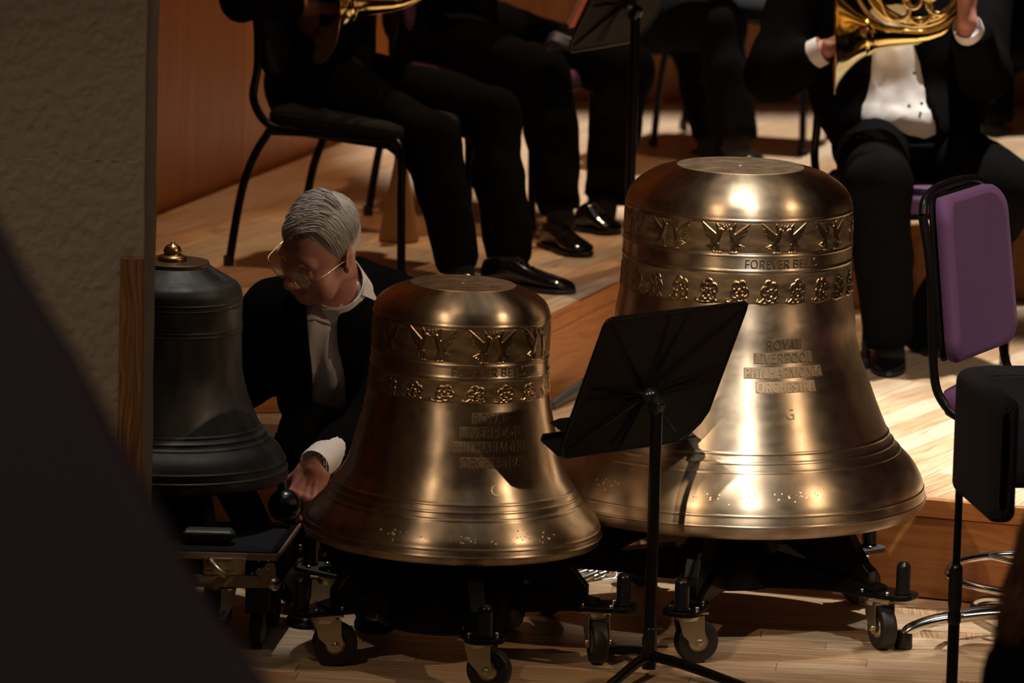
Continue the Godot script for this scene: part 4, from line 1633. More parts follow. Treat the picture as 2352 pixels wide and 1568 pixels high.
# upright padded U on a pole
func acoustic_screen() -> void:
	var foot := ground(2183, 1640)
	var o := thing("acoustic_screen", "black padded curved screen on a thin black pole at the right edge", "screen", from(foot))
	var inv := foot
	var near := at(2302, 1062, 11.72) - inv
	var cor := at(2226, 994, 12.02) - inv
	var y_mid := near.y + 0.005
	near.y = 0
	cor.y = 0
	var dir := (near - cor).normalized()
	var side := Vector3(0.995, 0, -0.1)
	# plan path: near end of the wing, back along the wing, round the corner, across the back, and the other wing
	var path := []
	var back := cor - dir * 0.05
	path.append(near)
	path.append(near.lerp(cor, 0.45))
	path.append(cor)
	for i in 6:
		var t := (i + 1) / 6.0 * PI / 2
		path.append(cor + dir * (-0.07 * sin(t)) + side * (0.07 * (1 - cos(t))))
	var c2: Vector3 = path[-1] + side * 0.20
	path.append(path[-1] + side * 0.10)
	path.append(c2)
	for i in 6:
		var t := (i + 1) / 6.0 * PI / 2
		path.append(c2 + side * (0.07 * sin(t)) + dir * (0.07 * (1 - cos(t))))
	path.append(path[-1] + dir * 0.15)
	path.append(path[-1] + dir * 0.18)
	var sec := round_rect(0.060, 0.262, 0.022, 4)
	var rings := []
	for i in path.size():
		var d: Vector3 = (path[mini(i + 1, path.size() - 1)] - path[maxi(i - 1, 0)]).normalized()
		var w := Vector3(-d.z, 0, d.x)
		var ring := PackedVector3Array()
		for q in sec:
			ring.append(path[i] + Vector3(0, y_mid + q.y, 0) + w * q.x)
		rings.append(ring)
	var first := []
	var last := []
	for k in 5:
		var t := (k + 1) / 5.0 * PI / 2
		for e in [[0, first], [path.size() - 1, last]]:
			var d: Vector3 = (path[0] - path[1]).normalized() if e[0] == 0 else (path[-1] - path[-2]).normalized()
			var w := Vector3(-d.z, 0, d.x)
			var ring := PackedVector3Array()
			for q in rings[e[0]]:
				var off: Vector3 = q - path[e[0]] - Vector3(0, y_mid, 0)
				var x := off.dot(w)
				var inx := x - signf(x) * minf(absf(x), 0.022 * (1.0 - cos(t)))
				var iny := off.y - signf(off.y) * 0.022 * (1.0 - cos(t))
				ring.append(path[e[0]] + Vector3(0, y_mid + iny, 0) + w * inx + d * 0.022 * sin(t))
			e[1].append(ring)
	for r in first:
		rings.push_front(r)
	for r in last:
		rings.append(r)
	var g := Geo.new()
	g.loft(rings, true)
	# loft walks from near to far: make sure it faces out
	var mid := Vector3.ZERO
	part("padding", g, M.pad_black, o)
	# pole
	var hold := at(2204, 1120, 12.55) - inv
	g = Geo.new()
	g.tube(line([Vector3(0, 0.02, 0), Vector3(0, 0.235, 0)]), [0.0125], 16)
	part("lower_pole", g, M.black_paint, o)
	g = Geo.new()
	g.lathe(PackedVector2Array([Vector2(0.0125, 0.2), Vector2(0.015, 0.205), Vector2(0.015, 0.222), Vector2(0.0125, 0.226), Vector2(0.0135, 0.232), Vector2(0.0155, 0.25), Vector2(0.0148, 0.32), Vector2(0.012, 0.33), Vector2(0.006, 0.332)]), 20)
	part("clutch", g, M.black_plastic, o)
	g = Geo.new()
	g.tube(line([Vector3(0, 0.30, 0), Vector3(0.0, y_mid + 0.05, 0.0)]), [0.0085], 14)
	part("upper_pole", g, M.black_paint, o)
	g = Geo.new()
	g.box(Vector3(0, y_mid + 0.02, 0) + (cor - Vector3.ZERO) * 0.4, Vector3(0.03, 0.05, 0.03), Basis.IDENTITY, 0.004)
	g.bar(Vector3(0, y_mid + 0.02, 0), cor + Vector3(0, y_mid + 0.02, 0), 0.02, 0.02)
	part("bracket", g, M.black_paint, o)
	for k in 3:
		var a := TAU * k / 3 + 0.4
		g = Geo.new()
		g.tube(line([Vector3(0, 0.06, 0), Vector3(0.24 * sin(a), 0.01, 0.24 * cos(a))]), [0.009], 10)
		part("leg", g, M.black_paint, o)


func flight_case() -> void:
	# tray shaped case with metal edges; its front faces the camera
	var d := 12.70
	var tr := at(640, 1268, d)
	var br := at(637, 1352, d)
	var tl := at(420, 1259, d)
	var high := tr.y - br.y
	var far := at(690, 1203, d + 0.34)
	var right := Vector3(tr.x - tl.x, 0, tr.z - tl.z).normalized()
	var back := Vector3(far.x - tr.x, 0, far.z - tr.z)
	var deep := back.length()
	back = back.normalized()
	var wide := 0.42
	var b := Basis(right, Vector3.UP, -back)
	var o := thing("flight_case", "open metal edged flight case with a ball corner, below the dark bell", "case", Transform3D(b, Vector3(br.x, 0, br.z)))
	var y0 := br.y
	var g := Geo.new()
	g.box(Vector3(-wide / 2, y0 + high / 2, 0.004 - 0.009), Vector3(wide, high, 0.018), Basis.IDENTITY, 0.002)
	g.box(Vector3(-0.009, y0 + high / 2, -deep / 2), Vector3(0.018, high, deep), Basis.IDENTITY, 0.002)
	g.box(Vector3(-wide + 0.009, y0 + high / 2, -deep / 2), Vector3(0.018, high, deep), Basis.IDENTITY, 0.002)
	g.box(Vector3(-wide / 2, y0 + high / 2, -deep + 0.009), Vector3(wide, high, 0.018), Basis.IDENTITY, 0.002)
	g.box(Vector3(-wide / 2, y0 + 0.012, -deep / 2), Vector3(wide, 0.02, deep), Basis.IDENTITY, 0.002)
	part("shell", g, M.black_matte, o)
	g = Geo.new()
	g.box(Vector3(-wide / 2, y0 + high - 0.018, -deep / 2), Vector3(wide - 0.04, 0.02, deep - 0.04), Basis.IDENTITY, 0.006)
	part("foam", g, M.pad_black, o)
	g = Geo.new()
	g.box(Vector3(-wide / 2, y0 + 0.016, 0.006), Vector3(wide, 0.028, 0.003), Basis.IDENTITY, 0.001)
	g.box(Vector3(-wide / 2, y0 + high - 0.008, 0.006), Vector3(wide, 0.016, 0.003), Basis.IDENTITY, 0.001)
	g.box(Vector3(0.001, y0 + high - 0.004, -deep / 2), Vector3(0.006, 0.010, deep), Basis.IDENTITY, 0.001)
	part("edge_strip", g, M.case_face, o)
	g = Geo.new()
	var pl := smooth2([Vector2(-0.005, 0.006), Vector2(-0.005, 0.052), Vector2(-0.022, 0.054), Vector2(-0.032, 0.044), Vector2(-0.046, 0.040), Vector2(-0.048, 0.030), Vector2(-0.034, 0.020), Vector2(-0.028, 0.006)], 4)
	g.prism(pl, 0.003, from(Vector3(0, y0 + 0.005, 0.0085)), 0.001)
	part("corner_plate", g, M.case_face, o)
	g = Geo.new()
	g.prism(round_rect(0.095, 0.040, 0.008), 0.004, from(Vector3(-0.118, y0 + high - 0.030, 0.008)), 0.001)
	g.prism(round_rect(0.070, 0.028, 0.005), 0.006, from(Vector3(-0.128, y0 + high - 0.024, 0.010)), 0.001)
	part("latch_dish", g, M.case_face, o)
	g = Geo.new()
	g.box(Vector3(-0.120, y0 + high - 0.012, 0.014), Vector3(0.045, 0.005, 0.006), Basis.IDENTITY, 0.002)
	part("latch_tongue", g, M.steel, o)
	g = Geo.new()
	g.ball(Vector3.ZERO, Vector3(0.0028, 0.0028, 0.0016), Basis.IDENTITY, 10, 6)
	var rivet := g.mesh()
	for q in [[-0.02, 0.066], [-0.04, 0.066], [-0.02, 0.046], [-0.04, 0.046], [-0.055, 0.036], [-0.075, 0.066], [-0.08, 0.036], [-0.11, 0.034], [-0.14, 0.034], [-0.105, 0.058], [-0.14, 0.058], [-0.12, 0.064], [-0.115, 0.014], [-0.2, 0.014]]:
		part_mesh("rivet", rivet, M.steel, o).position = Vector3(q[0], y0 + q[1], 0.0105)
	g = Geo.new()
	g.ball(Vector3(-0.008, y0 + 0.012, 0.004), Vector3(0.0155, 0.0155, 0.0155), Basis.IDENTITY, 24, 16)
	part("ball_corner", g, M.steel, o)
	g = Geo.new()
	g.tube(spline([Vector3(-0.150, y0 + 0.062, 0.008), Vector3(-0.146, y0 + 0.064, 0.026), Vector3(-0.132, y0 + 0.050, 0.034), Vector3(-0.116, y0 + 0.034, 0.026), Vector3(-0.112, y0 + 0.030, 0.008)], 6), [0.0085], 16)
	part("handle", g, M.zinc, o)
	g = Geo.new()
	g.box(Vector3(-0.175, y0 + high + 0.012, -0.13), Vector3(0.12, 0.030, 0.05), Basis.IDENTITY, 0.012)
	part("padded_bar", g, M.plate_grey, o)
	for q in [[-0.05, -0.05], [-0.05, -deep + 0.06], [-wide + 0.05, -0.05]]:
		g = Geo.new()
		var r := 0.042
		g.lathe(PackedVector2Array([Vector2(0.001, -0.014), Vector2(r - 0.006, -0.014), Vector2(r, -0.009), Vector2(r, 0.009), Vector2(r - 0.006, 0.014), Vector2(0.001, 0.014)]), 28, Transform3D(Basis(Vector3.UP, Vector3.RIGHT, Vector3.FORWARD), Vector3(q[0], r, q[1])))
		g.box(Vector3(q[0], (2 * r + y0) / 2, q[1]), Vector3(0.05, y0 - 2 * r + 0.004, 0.05))
		part("castor", g, M.rubber, o)


# ---------------------------------------------------------------- music stands
func music_stand(label: String, foot: Vector3, yaw: float, lean: float, mid_y: float, wide: float, tall: float, legs: Array, tray: bool) -> Node3D:
	var o := thing("music_stand", label, "music stand", from(foot))
	var e := Vector3(cos(yaw), 0, -sin(yaw))
	var nh := Vector3(sin(yaw), 0, cos(yaw))
	var up := (Vector3.UP * cos(lean) + nh * sin(lean)).normalized()
	var nn := e.cross(up).normalized()               # towards us: the back of the desk
	var b := Basis(e, up, nn)
	var mid := Vector3(0, mid_y, 0) - nn * 0.030 + up * 0.028
	var xf := Transform3D(b, mid)
	var g := Geo.new()
	var w := wide / 2
	var t := tall / 2
	var rim := PackedVector2Array([Vector2(w - 0.012, t), Vector2(w - 0.002, t - 0.006), Vector2(w, t - 0.02), Vector2(w, -t + 0.075), Vector2(w - 0.012, -t + 0.045), Vector2(w - 0.05, -t + 0.004), Vector2(w - 0.065, -t), Vector2(-w + 0.03, -t), Vector2(-w + 0.01, -t + 0.008), Vector2(-w, -t + 0.03), Vector2(-w, t - 0.02), Vector2(-w + 0.004, t - 0.006), Vector2(-w + 0.016, t)])
	g.prism(rim, 0.005, xf, 0.0015)
	part("desk", g, M.desk_black, o)
	g = Geo.new()
	var edge := PackedVector3Array()
	for q in rim:
		edge.append(xf * Vector3(q.x, q.y, 0.001))
	g.tube(edge, [0.0042], 8, true)
	part("rolled_edge", g, M.black_paint, o)
	var hub := xf * Vector3(-0.008, -0.032, 0.004)
	for q in [[-w + 0.02, t - 0.015, 0.010], [w - 0.012, t - 0.015, 0.034], [-0.02, t - 0.01, 0.022], [0.035, t - 0.01, 0.022], [-w + 0.03, 0.0, 0.018], [-w + 0.03, -0.03, 0.018], [w - 0.02, 0.015, 0.018], [w - 0.02, -0.018, 0.018], [-w + 0.02, -t + 0.02, 0.032], [-0.06, -t + 0.015, 0.018], [-0.03, -t + 0.012, 0.018], [w - 0.08, -t + 0.03, 0.014]]:
		g = Geo.new()
		var tip := xf * Vector3(q[0], q[1], 0.003)
		var along := (tip - hub).normalized()
		var across := along.cross(nn).normalized()
		var tri := PackedVector3Array([hub + across * q[2] / 2, hub - across * q[2] / 2, tip - across * 0.0025, tip + across * 0.0025, hub + nn * 0.007, tip + nn * 0.002])
		for f in [[0, 4, 5, 3], [4, 1, 2, 5]]:
			var fn := (tri[f[1]] - tri[f[0]]).cross(tri[f[2]] - tri[f[0]]).normalized()
			if fn.dot(nn) < 0:
				fn = -fn
			var k := g.add(tri[f[0]], fn)
			for m in [1, 2, 3]:
				g.add(tri[f[m]], fn)
			g.quad(k, k + 1, k + 2, k + 3)
		part("pressed_rib", g, M.black_paint, o)
	if tray:
		g = Geo.new()
		g.box(Vector3(0, -t + 0.004, -0.034), Vector3(wide - 0.01, 0.006, 0.066), Basis.IDENTITY, 0.002)
		g.box(Vector3(0, -t + 0.012, -0.066), Vector3(wide - 0.01, 0.016, 0.004), Basis.IDENTITY, 0.001)
		var moved := Geo.new()
		for i in g.v.size():
			moved.add(xf * g.v[i], b * g.n[i])
		moved.ix = g.ix
		part("ledge", moved, M.desk_black, o)
		g = Geo.new()
		g.prism(PackedVector2Array([Vector2(-w + 0.002, -0.002), Vector2(w - 0.05, -0.002), Vector2(w - 0.06, -0.05), Vector2(-w + 0.03, -0.058), Vector2(-w - 0.004, -0.050)]), 0.004, xf * Transform3D(Basis(Vector3.RIGHT, Vector3.BACK, Vector3.DOWN), Vector3(0, -t + 0.062, 0)), 0.001)
		part("upper_ledge", g, M.black_paint, o)
	g = Geo.new()
	g.ball(hub + nn * 0.010, Vector3(0.022, 0.02, 0.02), b, 20, 12)
	g.box(Vector3(0, mid_y - 0.02, 0) + nn * 0.0, Vector3(0.032, 0.04, 0.032), b, 0.008)
	part("tilt_joint", g, M.black_plastic, o)
	g = Geo.new()
	g.tube(line([Vector3(0, 0.075, 0), Vector3(0, mid_y - 0.01, 0)]), [0.0132], 20)
	part("upper_pole", g, M.black_paint, o)
	g = Geo.new()
	g.lathe(PackedVector2Array([Vector2(0.0155, 0.015), Vector2(0.0165, 0.03), Vector2(0.0165, 0.062), Vector2(0.0155, 0.066), Vector2(0.0172, 0.069), Vector2(0.0172, 0.085), Vector2(0.0150, 0.089), Vector2(0.0150, 0.106), Vector2(0.0132, 0.108)]), 24)
	part("clutch", g, M.black_plastic, o)
	for p in legs:
		g = Geo.new()
		var end: Vector3 = p - foot
		g.tube(spline([Vector3(0, 0.045, 0), end * 0.3 + Vector3(0, 0.040, 0), end + Vector3(0, 0.009, 0)], 5), [0.0125, 0.0125, 0.012, 0.012, 0.0115, 0.0115, 0.011, 0.011, 0.0105, 0.0105, 0.010], 12)
		part("leg", g, M.black_paint, o)
	return o


func build_stands() -> void:
	var foot := ground(1490, 1550)
	music_stand("black metal music stand in front of the larger bell, its ribbed back to us", foot, deg_to_rad(42), deg_to_rad(24), 0.624, 0.425, 0.360, [ground(1345, 1632), ground(1830, 1632), ground(1392, 1500)], true)
	foot = ground(1443, 605, T2)
	music_stand("black music stand behind the larger bell with a pink folder on it", foot, deg_to_rad(60), deg_to_rad(26), 0.70, 0.43, 0.34, [foot + Vector3(0.22, 0, 0.05), foot + Vector3(0.10, 0, 0.20), foot + Vector3(0.06, 0, -0.22)], false)
	# the folder on the reader's side of that desk
	var yaw := deg_to_rad(60)
	var lean := deg_to_rad(26)
	var e := Vector3(cos(yaw), 0, -sin(yaw))
	var nh := Vector3(sin(yaw), 0, cos(yaw))
	var up := (Vector3.UP * cos(lean) + nh * sin(lean)).normalized()
	var b := Basis(e, up, e.cross(up).normalized())
	var o := thing("music_folder", "pink card folder of music resting on the music stand behind", "folder", Transform3D(b, foot + Vector3(0, 0.70, 0) + b * Vector3(-0.012, 0.095, -0.040)))
	var g := Geo.new()
	g.box(Vector3(-0.015, 0, 0), Vector3(0.44, 0.33, 0.003), Basis.IDENTITY, 0.0005)
	part("cover", g, M.pink_card, o)
	g = Geo.new()
	g.box(Vector3(-0.012, 0, -0.007), Vector3(0.43, 0.32, 0.010), Basis.IDENTITY, 0.0005)
	part("pages", g, M.shirt, o)


# ---------------------------------------------------------------- people
# hand: wrist at the origin, fingers along z, back of the hand up, thumb towards x * side
func add_hand(g: Geo, xf: Transform3D, side: float, curl: float, cell := 0.0035) -> void:
	var fd := Field.new(Vector3(-0.10, -0.12, -0.06), Vector3(0.10, 0.06, 0.21), cell)
	fd.cap(Vector3(0, 0, -0.012), Vector3(0, 0, 0.012), 0.027, 0.026, 0.02)
	fd.box(Vector3(0, -0.002, 0.052), Vector3(0.040, 0.015, 0.046), Basis.IDENTITY, 0.014, 0.02)
	fd.ell(Vector3(side * 0.022, -0.010, 0.035), Vector3(0.020, 0.017, 0.032), Basis.IDENTITY, 0.015)
	var lens := [0.074, 0.084, 0.078, 0.060]
	for k in 4:
		var x: float = side * (0.030 - 0.020 * k)
		var p := Vector3(x, 0.002 - 0.002 * absf(k - 1.2), 0.090 - 0.004 * absf(k - 1.3))
		var a := curl * 0.55
		var dir := Vector3(side * (0.10 - 0.07 * k), 0, 1)
		var r := 0.0096 - 0.0006 * k
		for j in 3:
			var l: float = lens[k] * [0.46, 0.31, 0.23][j]
			var d := Vector3(dir.x, -sin(a), cos(a)).normalized()
			var q := p + d * l
			fd.cap(p, q, r, r * 0.92, 0.005)
			fd.ell(q, Vector3(r, r, r) * 0.98, Basis.IDENTITY, 0.003)
			p = q
			r *= 0.91
			a += curl * [0.9, 0.75, 0.4][j]
	var t0 := Vector3(side * 0.028, -0.008, 0.026)
	var t1 := Vector3(side * 0.056, -0.024, 0.056)
	var t2 := Vector3(side * 0.058, -0.036 - curl * 0.01, 0.086)
	var t3 := Vector3(side * 0.048, -0.048 - curl * 0.012, 0.108)
	fd.cap(t0, t1, 0.0155, 0.0125, 0.010)
	fd.cap(t1, t2, 0.0118, 0.0105, 0.005)
	fd.cap(t2, t3, 0.0105, 0.0085, 0.005)
	# knuckles and tendons
	for k in 4:
		var x: float = side * (0.030 - 0.020 * k)
		fd.ell(Vector3(x, 0.010, 0.088), Vector3(0.009, 0.007, 0.010), Basis.IDENTITY, 0.008)
		fd.cap(Vector3(x * 0.5, 0.0105, 0.03), Vector3(x, 0.0135, 0.082), 0.003, 0.0035, 0.008)
	fd.mesh_into(g, xf, Color(1.0, 0.93, 0.9))


# head: centre between the ears, face along z
func add_head(g: Geo, xf: Transform3D, cell := 0.006, older := false) -> void:
	var fd := Field.new(Vector3(-0.105, -0.175, -0.125), Vector3(0.105, 0.145, 0.15), cell)
	fd.ell(Vector3(0, 0.030, -0.012), Vector3(0.076, 0.098, 0.097), Basis.IDENTITY, 0.02)
	fd.ell(Vector3(0, 0.012, 0.040), Vector3(0.064, 0.076, 0.058), Basis.IDENTITY, 0.02)
	fd.ell(Vector3(0, -0.060, 0.030), Vector3(0.054 if not older else 0.058, 0.058, 0.058), Basis.IDENTITY, 0.03)
	fd.ell(Vector3(0, -0.100, 0.062), Vector3(0.026, 0.020, 0.022), Basis.IDENTITY, 0.02)
	for s in [-1.0, 1.0]:
		fd.ell(Vector3(s * 0.040, -0.028, 0.062), Vector3(0.024, 0.026, 0.022), Basis.IDENTITY, 0.02)
		if older:
			fd.ell(Vector3(s * 0.044, -0.075, 0.042), Vector3(0.022, 0.030, 0.026), Basis.IDENTITY, 0.025)
	# brow, eye hollows, eyes and lids
	fd.cap(Vector3(-0.040, 0.026, 0.082), Vector3(0.040, 0.026, 0.082), 0.012, 0.012, 0.015)
	for s in [-1.0, 1.0]:
		fd.ell(Vector3(s * 0.031, 0.002, 0.098), Vector3(0.018, 0.012, 0.016), Basis.IDENTITY, 0.012, true)
		fd.ell(Vector3(s * 0.031, 0.001, 0.082), Vector3(0.0125, 0.0115, 0.0125), Basis.IDENTITY, 0.003)
		fd.cap(Vector3(s * 0.020, 0.007, 0.0925), Vector3(s * 0.043, 0.006, 0.088), 0.004, 0.004, 0.005)
		fd.cap(Vector3(s * 0.022, -0.009, 0.090), Vector3(s * 0.042, -0.009, 0.086), 0.0045, 0.004, 0.006)
	# nose
	fd.cap(Vector3(0, 0.016, 0.092), Vector3(0, -0.030, 0.116), 0.009, 0.0125, 0.012)
	fd.ell(Vector3(0, -0.033, 0.115), Vector3(0.013, 0.011, 0.012), Basis.IDENTITY, 0.008)
	for s in [-1.0, 1.0]:
		fd.ell(Vector3(s * 0.014, -0.037, 0.103), Vector3(0.009, 0.008, 0.011), Basis.IDENTITY, 0.007)
	# mouth
	fd.cap(Vector3(-0.022, -0.068, 0.086), Vector3(0.022, -0.068, 0.086), 0.007, 0.007, 0.008)
	fd.cap(Vector3(-0.018, -0.080, 0.085), Vector3(0.018, -0.080, 0.085), 0.0075, 0.0075, 0.008)
	fd.cap(Vector3(-0.026, -0.0738, 0.098), Vector3(0.026, -0.0738, 0.098), 0.0025, 0.0025, 0.003, true)
	# ears
	for s in [-1.0, 1.0]:
		var eb := Basis(Vector3.UP, s * 0.45) * Basis(Vector3.RIGHT, -0.2)
		fd.ell(Vector3(s * 0.080, 0.000, -0.010), Vector3(0.008, 0.033, 0.021), eb, 0.006)
		fd.ell(Vector3(s * 0.089, 0.003, -0.004), Vector3(0.006, 0.020, 0.011), eb, 0.005, true)
		fd.ell(Vector3(s * 0.078, -0.026, -0.002), Vector3(0.007, 0.010, 0.009), eb, 0.006)
	fd.cap(Vector3(0, -0.045, -0.030), Vector3(0, -0.165, -0.045), 0.058, 0.062, 0.03)
	fd.mesh_into(g, xf, Color(1, 0.97, 0.95))


func shoe(parent: Node, heel: Vector3, toe: Vector3, m: Material) -> void:
	var d := toe - heel
	var l := d.length()
	var b := facing(d)
	var rings := []
	# z, half width, top, bottom
	for q in [[-0.004, 0.018, 0.050, 0.012], [0.006, 0.028, 0.070, 0.009], [0.05, 0.033, 0.082, 0.009], [0.10, 0.034, 0.078, 0.012], [0.145, 0.036, 0.062, 0.012], [0.19, 0.043, 0.050, 0.008], [0.225, 0.045, 0.043, 0.007], [0.255, 0.041, 0.038, 0.007], [0.278, 0.032, 0.032, 0.008], [0.292, 0.018, 0.024, 0.010], [0.297, 0.006, 0.017, 0.012]]:
		var ring := PackedVector3Array()
		for i in 22:
			var a := TAU * i / 22
			var x: float = sin(a) * q[1]
			var y: float = q[3] + (q[2] - q[3]) * (0.5 + 0.5 * cos(a)) ** 0.8 if cos(a) > -0.6 else q[3] + 0.002
			ring.append(heel + b * Vector3(x * (1.0 if cos(a) < 0.3 else 0.92), y, q[0] / 0.297 * l))
		rings.append(ring)
	var g := Geo.new()
	g.loft(rings, true, true)
	var s := part("shoe", g, m, parent)
	g = Geo.new()
	var sole := []
	for q in [[-0.006, 0.016], [0.005, 0.030], [0.05, 0.035], [0.12, 0.035], [0.19, 0.045], [0.23, 0.047], [0.262, 0.041], [0.288, 0.026], [0.301, 0.006]]:
		sole.append(Vector2(q[1], q[0] / 0.297 * l))
	var poly := PackedVector2Array()
	for q in sole:
		poly.append(q)
	for i in range(sole.size() - 1, -1, -1):
		poly.append(Vector2(-sole[i].x, sole[i].y))
	g.prism(poly, 0.009, Transform3D(b * Basis(Vector3.RIGHT, Vector3.BACK, Vector3.DOWN), heel + b * Vector3(0, 0.0085, 0)), 0.002)
	g.box(heel + b * Vector3(0, 0.006, 0.036 / 0.297 * l), Vector3(0.060, 0.012, 0.07), b, 0.003)
	part("sole", g, M.rubber, s)
	# laces across the instep
	g = Geo.new()
	for k in 4:
		var z := (0.105 + 0.017 * k) / 0.297 * l
		var y := lerpf(0.0775, 0.0595, k / 3.0)
		g.tube(spline([heel + b * Vector3(-0.015, y - 0.006, z), heel + b * Vector3(0, y + 0.0015, z + 0.004), heel + b * Vector3(0.015, y - 0.006, z)], 4), [0.0022], 6)
	part("laces", g, m, s)


# One dressed figure from its joints. Legs, coat and skin are separate surfaces of one person.
func person(label: String, j: Dictionary, opt := {}) -> Node3D:
	var o := thing("person", label, "person", from(Vector3.ZERO))
	var cell: float = opt.get("cell", 0.017)
	var lo := Vector3(1e9, 1e9, 1e9)
	var hi := -lo
	for k in j:
		lo = lo.min(j[k])
		hi = hi.max(j[k])
	var pad := Vector3(0.24, 0.2, 0.24)
	var folds := fine_noise(7.0, opt.get("seed", 3), 2)
	# trousers
	var fd := Field.new(lo - pad, hi.min(Vector3(9, maxf(maxf(j.hipR.y, j.hipL.y), j.pelvis.y) + 0.05, 9)) + pad, cell)
	fd.ell(j.pelvis, Vector3(0.17, 0.13, 0.145), facing(opt.get("front", Vector3.BACK)), 0.05)
	var rt: float = opt.get("thigh", 0.088)
	var rk: float = opt.get("knee", 0.070)
	var rc: float = opt.get("hem", 0.056)
	for s in ["R", "L"]:
		var hip: Vector3 = j["hip" + s]
		var kn: Vector3 = j["kn" + s]
		var an: Vector3 = j["an" + s]
		fd.cap(hip, kn, rt, rk, 0.045)
		fd.cap(kn, kn.lerp(an, 0.45), rk * 0.98, lerpf(rk, rc, 0.3), 0.03)
		fd.cap(kn.lerp(an, 0.45), an + (an - kn).normalized() * 0.06, lerpf(rk, rc, 0.3), rc * 1.06, 0.02)
	for s in ["R", "L"]:
		var an: Vector3 = j["an" + s]
		var d: Vector3 = (an - j["kn" + s]).normalized()
		fd.box(an + d * 0.085, Vector3(0.09, 0.055, 0.09), facing(d.cross(Vector3.RIGHT), -d), 0.004, 0.004, true)
	fd.ripple(folds, 0.012, 0.4)
	var g := Geo.new()
	fd.mesh_into(g)
	part("trousers", g, M.trouser, o)
	for s in ["R", "L"]:
		var an: Vector3 = j["an" + s]
		var d: Vector3 = (an - j["kn" + s]).normalized()
		g = Geo.new()
		g.tube(line([an - d * 0.06, an + d * 0.03, an + d * 0.08]), [0.040, 0.039, 0.040], 14)
		part("sock", g, M.sock, o)
		if j.has("heel" + s):
			shoe(o, j["heel" + s], j["toe" + s], opt.get("shoe", M.shoe_leather))
	# coat
	var jk := Field.new(Vector3(lo.x, minf(j.pelvis.y, minf(j.wrR.y, j.wrL.y)), lo.z) - pad, hi + pad, cell)
	var fr := facing(opt.get("front", Vector3.BACK))
	var mid: Vector3 = j.pelvis.lerp(j.chest, 0.5)
	var girth: float = opt.get("girth", 1.0)
	jk.ell(j.chest, Vector3(0.185, 0.20, 0.135) * girth, fr, 0.06)
	jk.ell(mid, Vector3(0.175, 0.22, 0.140) * girth, fr, 0.06)
	jk.ell(j.pelvis + Vector3(0, 0.03, 0), Vector3(0.19, 0.13, 0.155) * girth, fr, 0.06)
	jk.cap(j.shR, j.shL, 0.078, 0.078, 0.06)
	var ra: float = opt.get("arm", 0.064)
	for s in ["R", "L"]:
		jk.cap(j["sh" + s], j["el" + s], ra * 1.08, ra * 0.92, 0.04)
		jk.cap(j["el" + s], j["wr" + s], ra * 0.92, ra * 0.72, 0.03)
		var d: Vector3 = (j["wr" + s] - j["el" + s]).normalized()
		jk.box(j["wr" + s] + d * 0.047, Vector3(0.08, 0.047, 0.08), facing(d.cross(Vector3(0.3, 0.9, 0.2)), -d), 0.004, 0.004, true)
	for q in opt.get("extra", []):
		jk.cap(q[0], q[1], q[2], q[3], 0.05)
	for q in opt.get("slit", []):
		jk.box(q[0], q[1], q[2], 0.014, 0.022, true)
	jk.cap(j.neck, j.neck + (j.neck - j.chest).normalized() * 0.2, 0.066, 0.066, 0.02, true)
	jk.ripple(folds, 0.011, 0.6)
	g = Geo.new()
	jk.mesh_into(g)
	part("coat", g, M.suit, o)
	# shirt under the coat
	if opt.get("shirt", true):
		var sh := Field.new(j.pelvis.min(j.neck).min(j.chest) - Vector3(0.25, 0.2, 0.25), j.pelvis.max(j.neck).max(j.chest) + Vector3(0.25, 0.2, 0.25), minf(cell, 0.014))
		var sg := girth * 0.93
		sh.ell(j.chest, Vector3(0.17, 0.19, 0.130) * sg, fr, 0.06)
		sh.ell(mid, Vector3(0.165, 0.22, 0.142) * sg, fr, 0.06)
		sh.ell(j.pelvis + Vector3(0, 0.06, 0), Vector3(0.17, 0.10, 0.15) * sg, fr, 0.06)
		sh.cap(j.neck.lerp(j.chest, 0.5), j.neck.lerp(j.head, opt.get("shirt_neck", 0.18)), 0.075, 0.062, 0.03)
		sh.ripple(fine_noise(22.0, 8, 2), 0.011, 0.22)
		g = Geo.new()
		sh.mesh_into(g)
		part("shirt", g, M.shirt, o)
	# skin: one continuous body, with finer hands and head joined to it
	g = Geo.new()
	var bd := Field.new(Vector3(lo.x, minf(minf(j.wrR.y, j.wrL.y), j.pelvis.y), lo.z) - pad, hi + pad, 0.02)
	bd.ell(j.chest, Vector3(0.14, 0.17, 0.10), fr, 0.06)
	bd.ell(mid, Vector3(0.13, 0.2, 0.10), fr, 0.06)
	bd.cap(j.shR, j.shL, 0.05, 0.05, 0.05)
	bd.cap(j.chest, j.neck, 0.06, 0.055, 0.04)
	bd.cap(j.neck, j.head + (j.neck - j.head) * 0.35, 0.054, 0.052, 0.02)
	for s in ["R", "L"]:
		bd.cap(j["sh" + s], j["el" + s], 0.044, 0.036, 0.03)
		bd.cap(j["el" + s], j["wr" + s], 0.036, 0.026, 0.02)
		bd.cap(j["hip" + s], j["kn" + s], 0.06, 0.045, 0.04)
		bd.cap(j["kn" + s], j["an" + s], 0.042, 0.03, 0.03)
	bd.mesh_into(g, Transform3D.IDENTITY, Color(1, 0.95, 0.92))
	var face: Vector3 = opt.get("face", opt.get("front", Vector3.BACK))
	var hb := facing(face, opt.get("crown", Vector3.UP))
	add_head(g, Transform3D(hb, j.head), opt.get("head_cell", 0.009), opt.get("older", false))
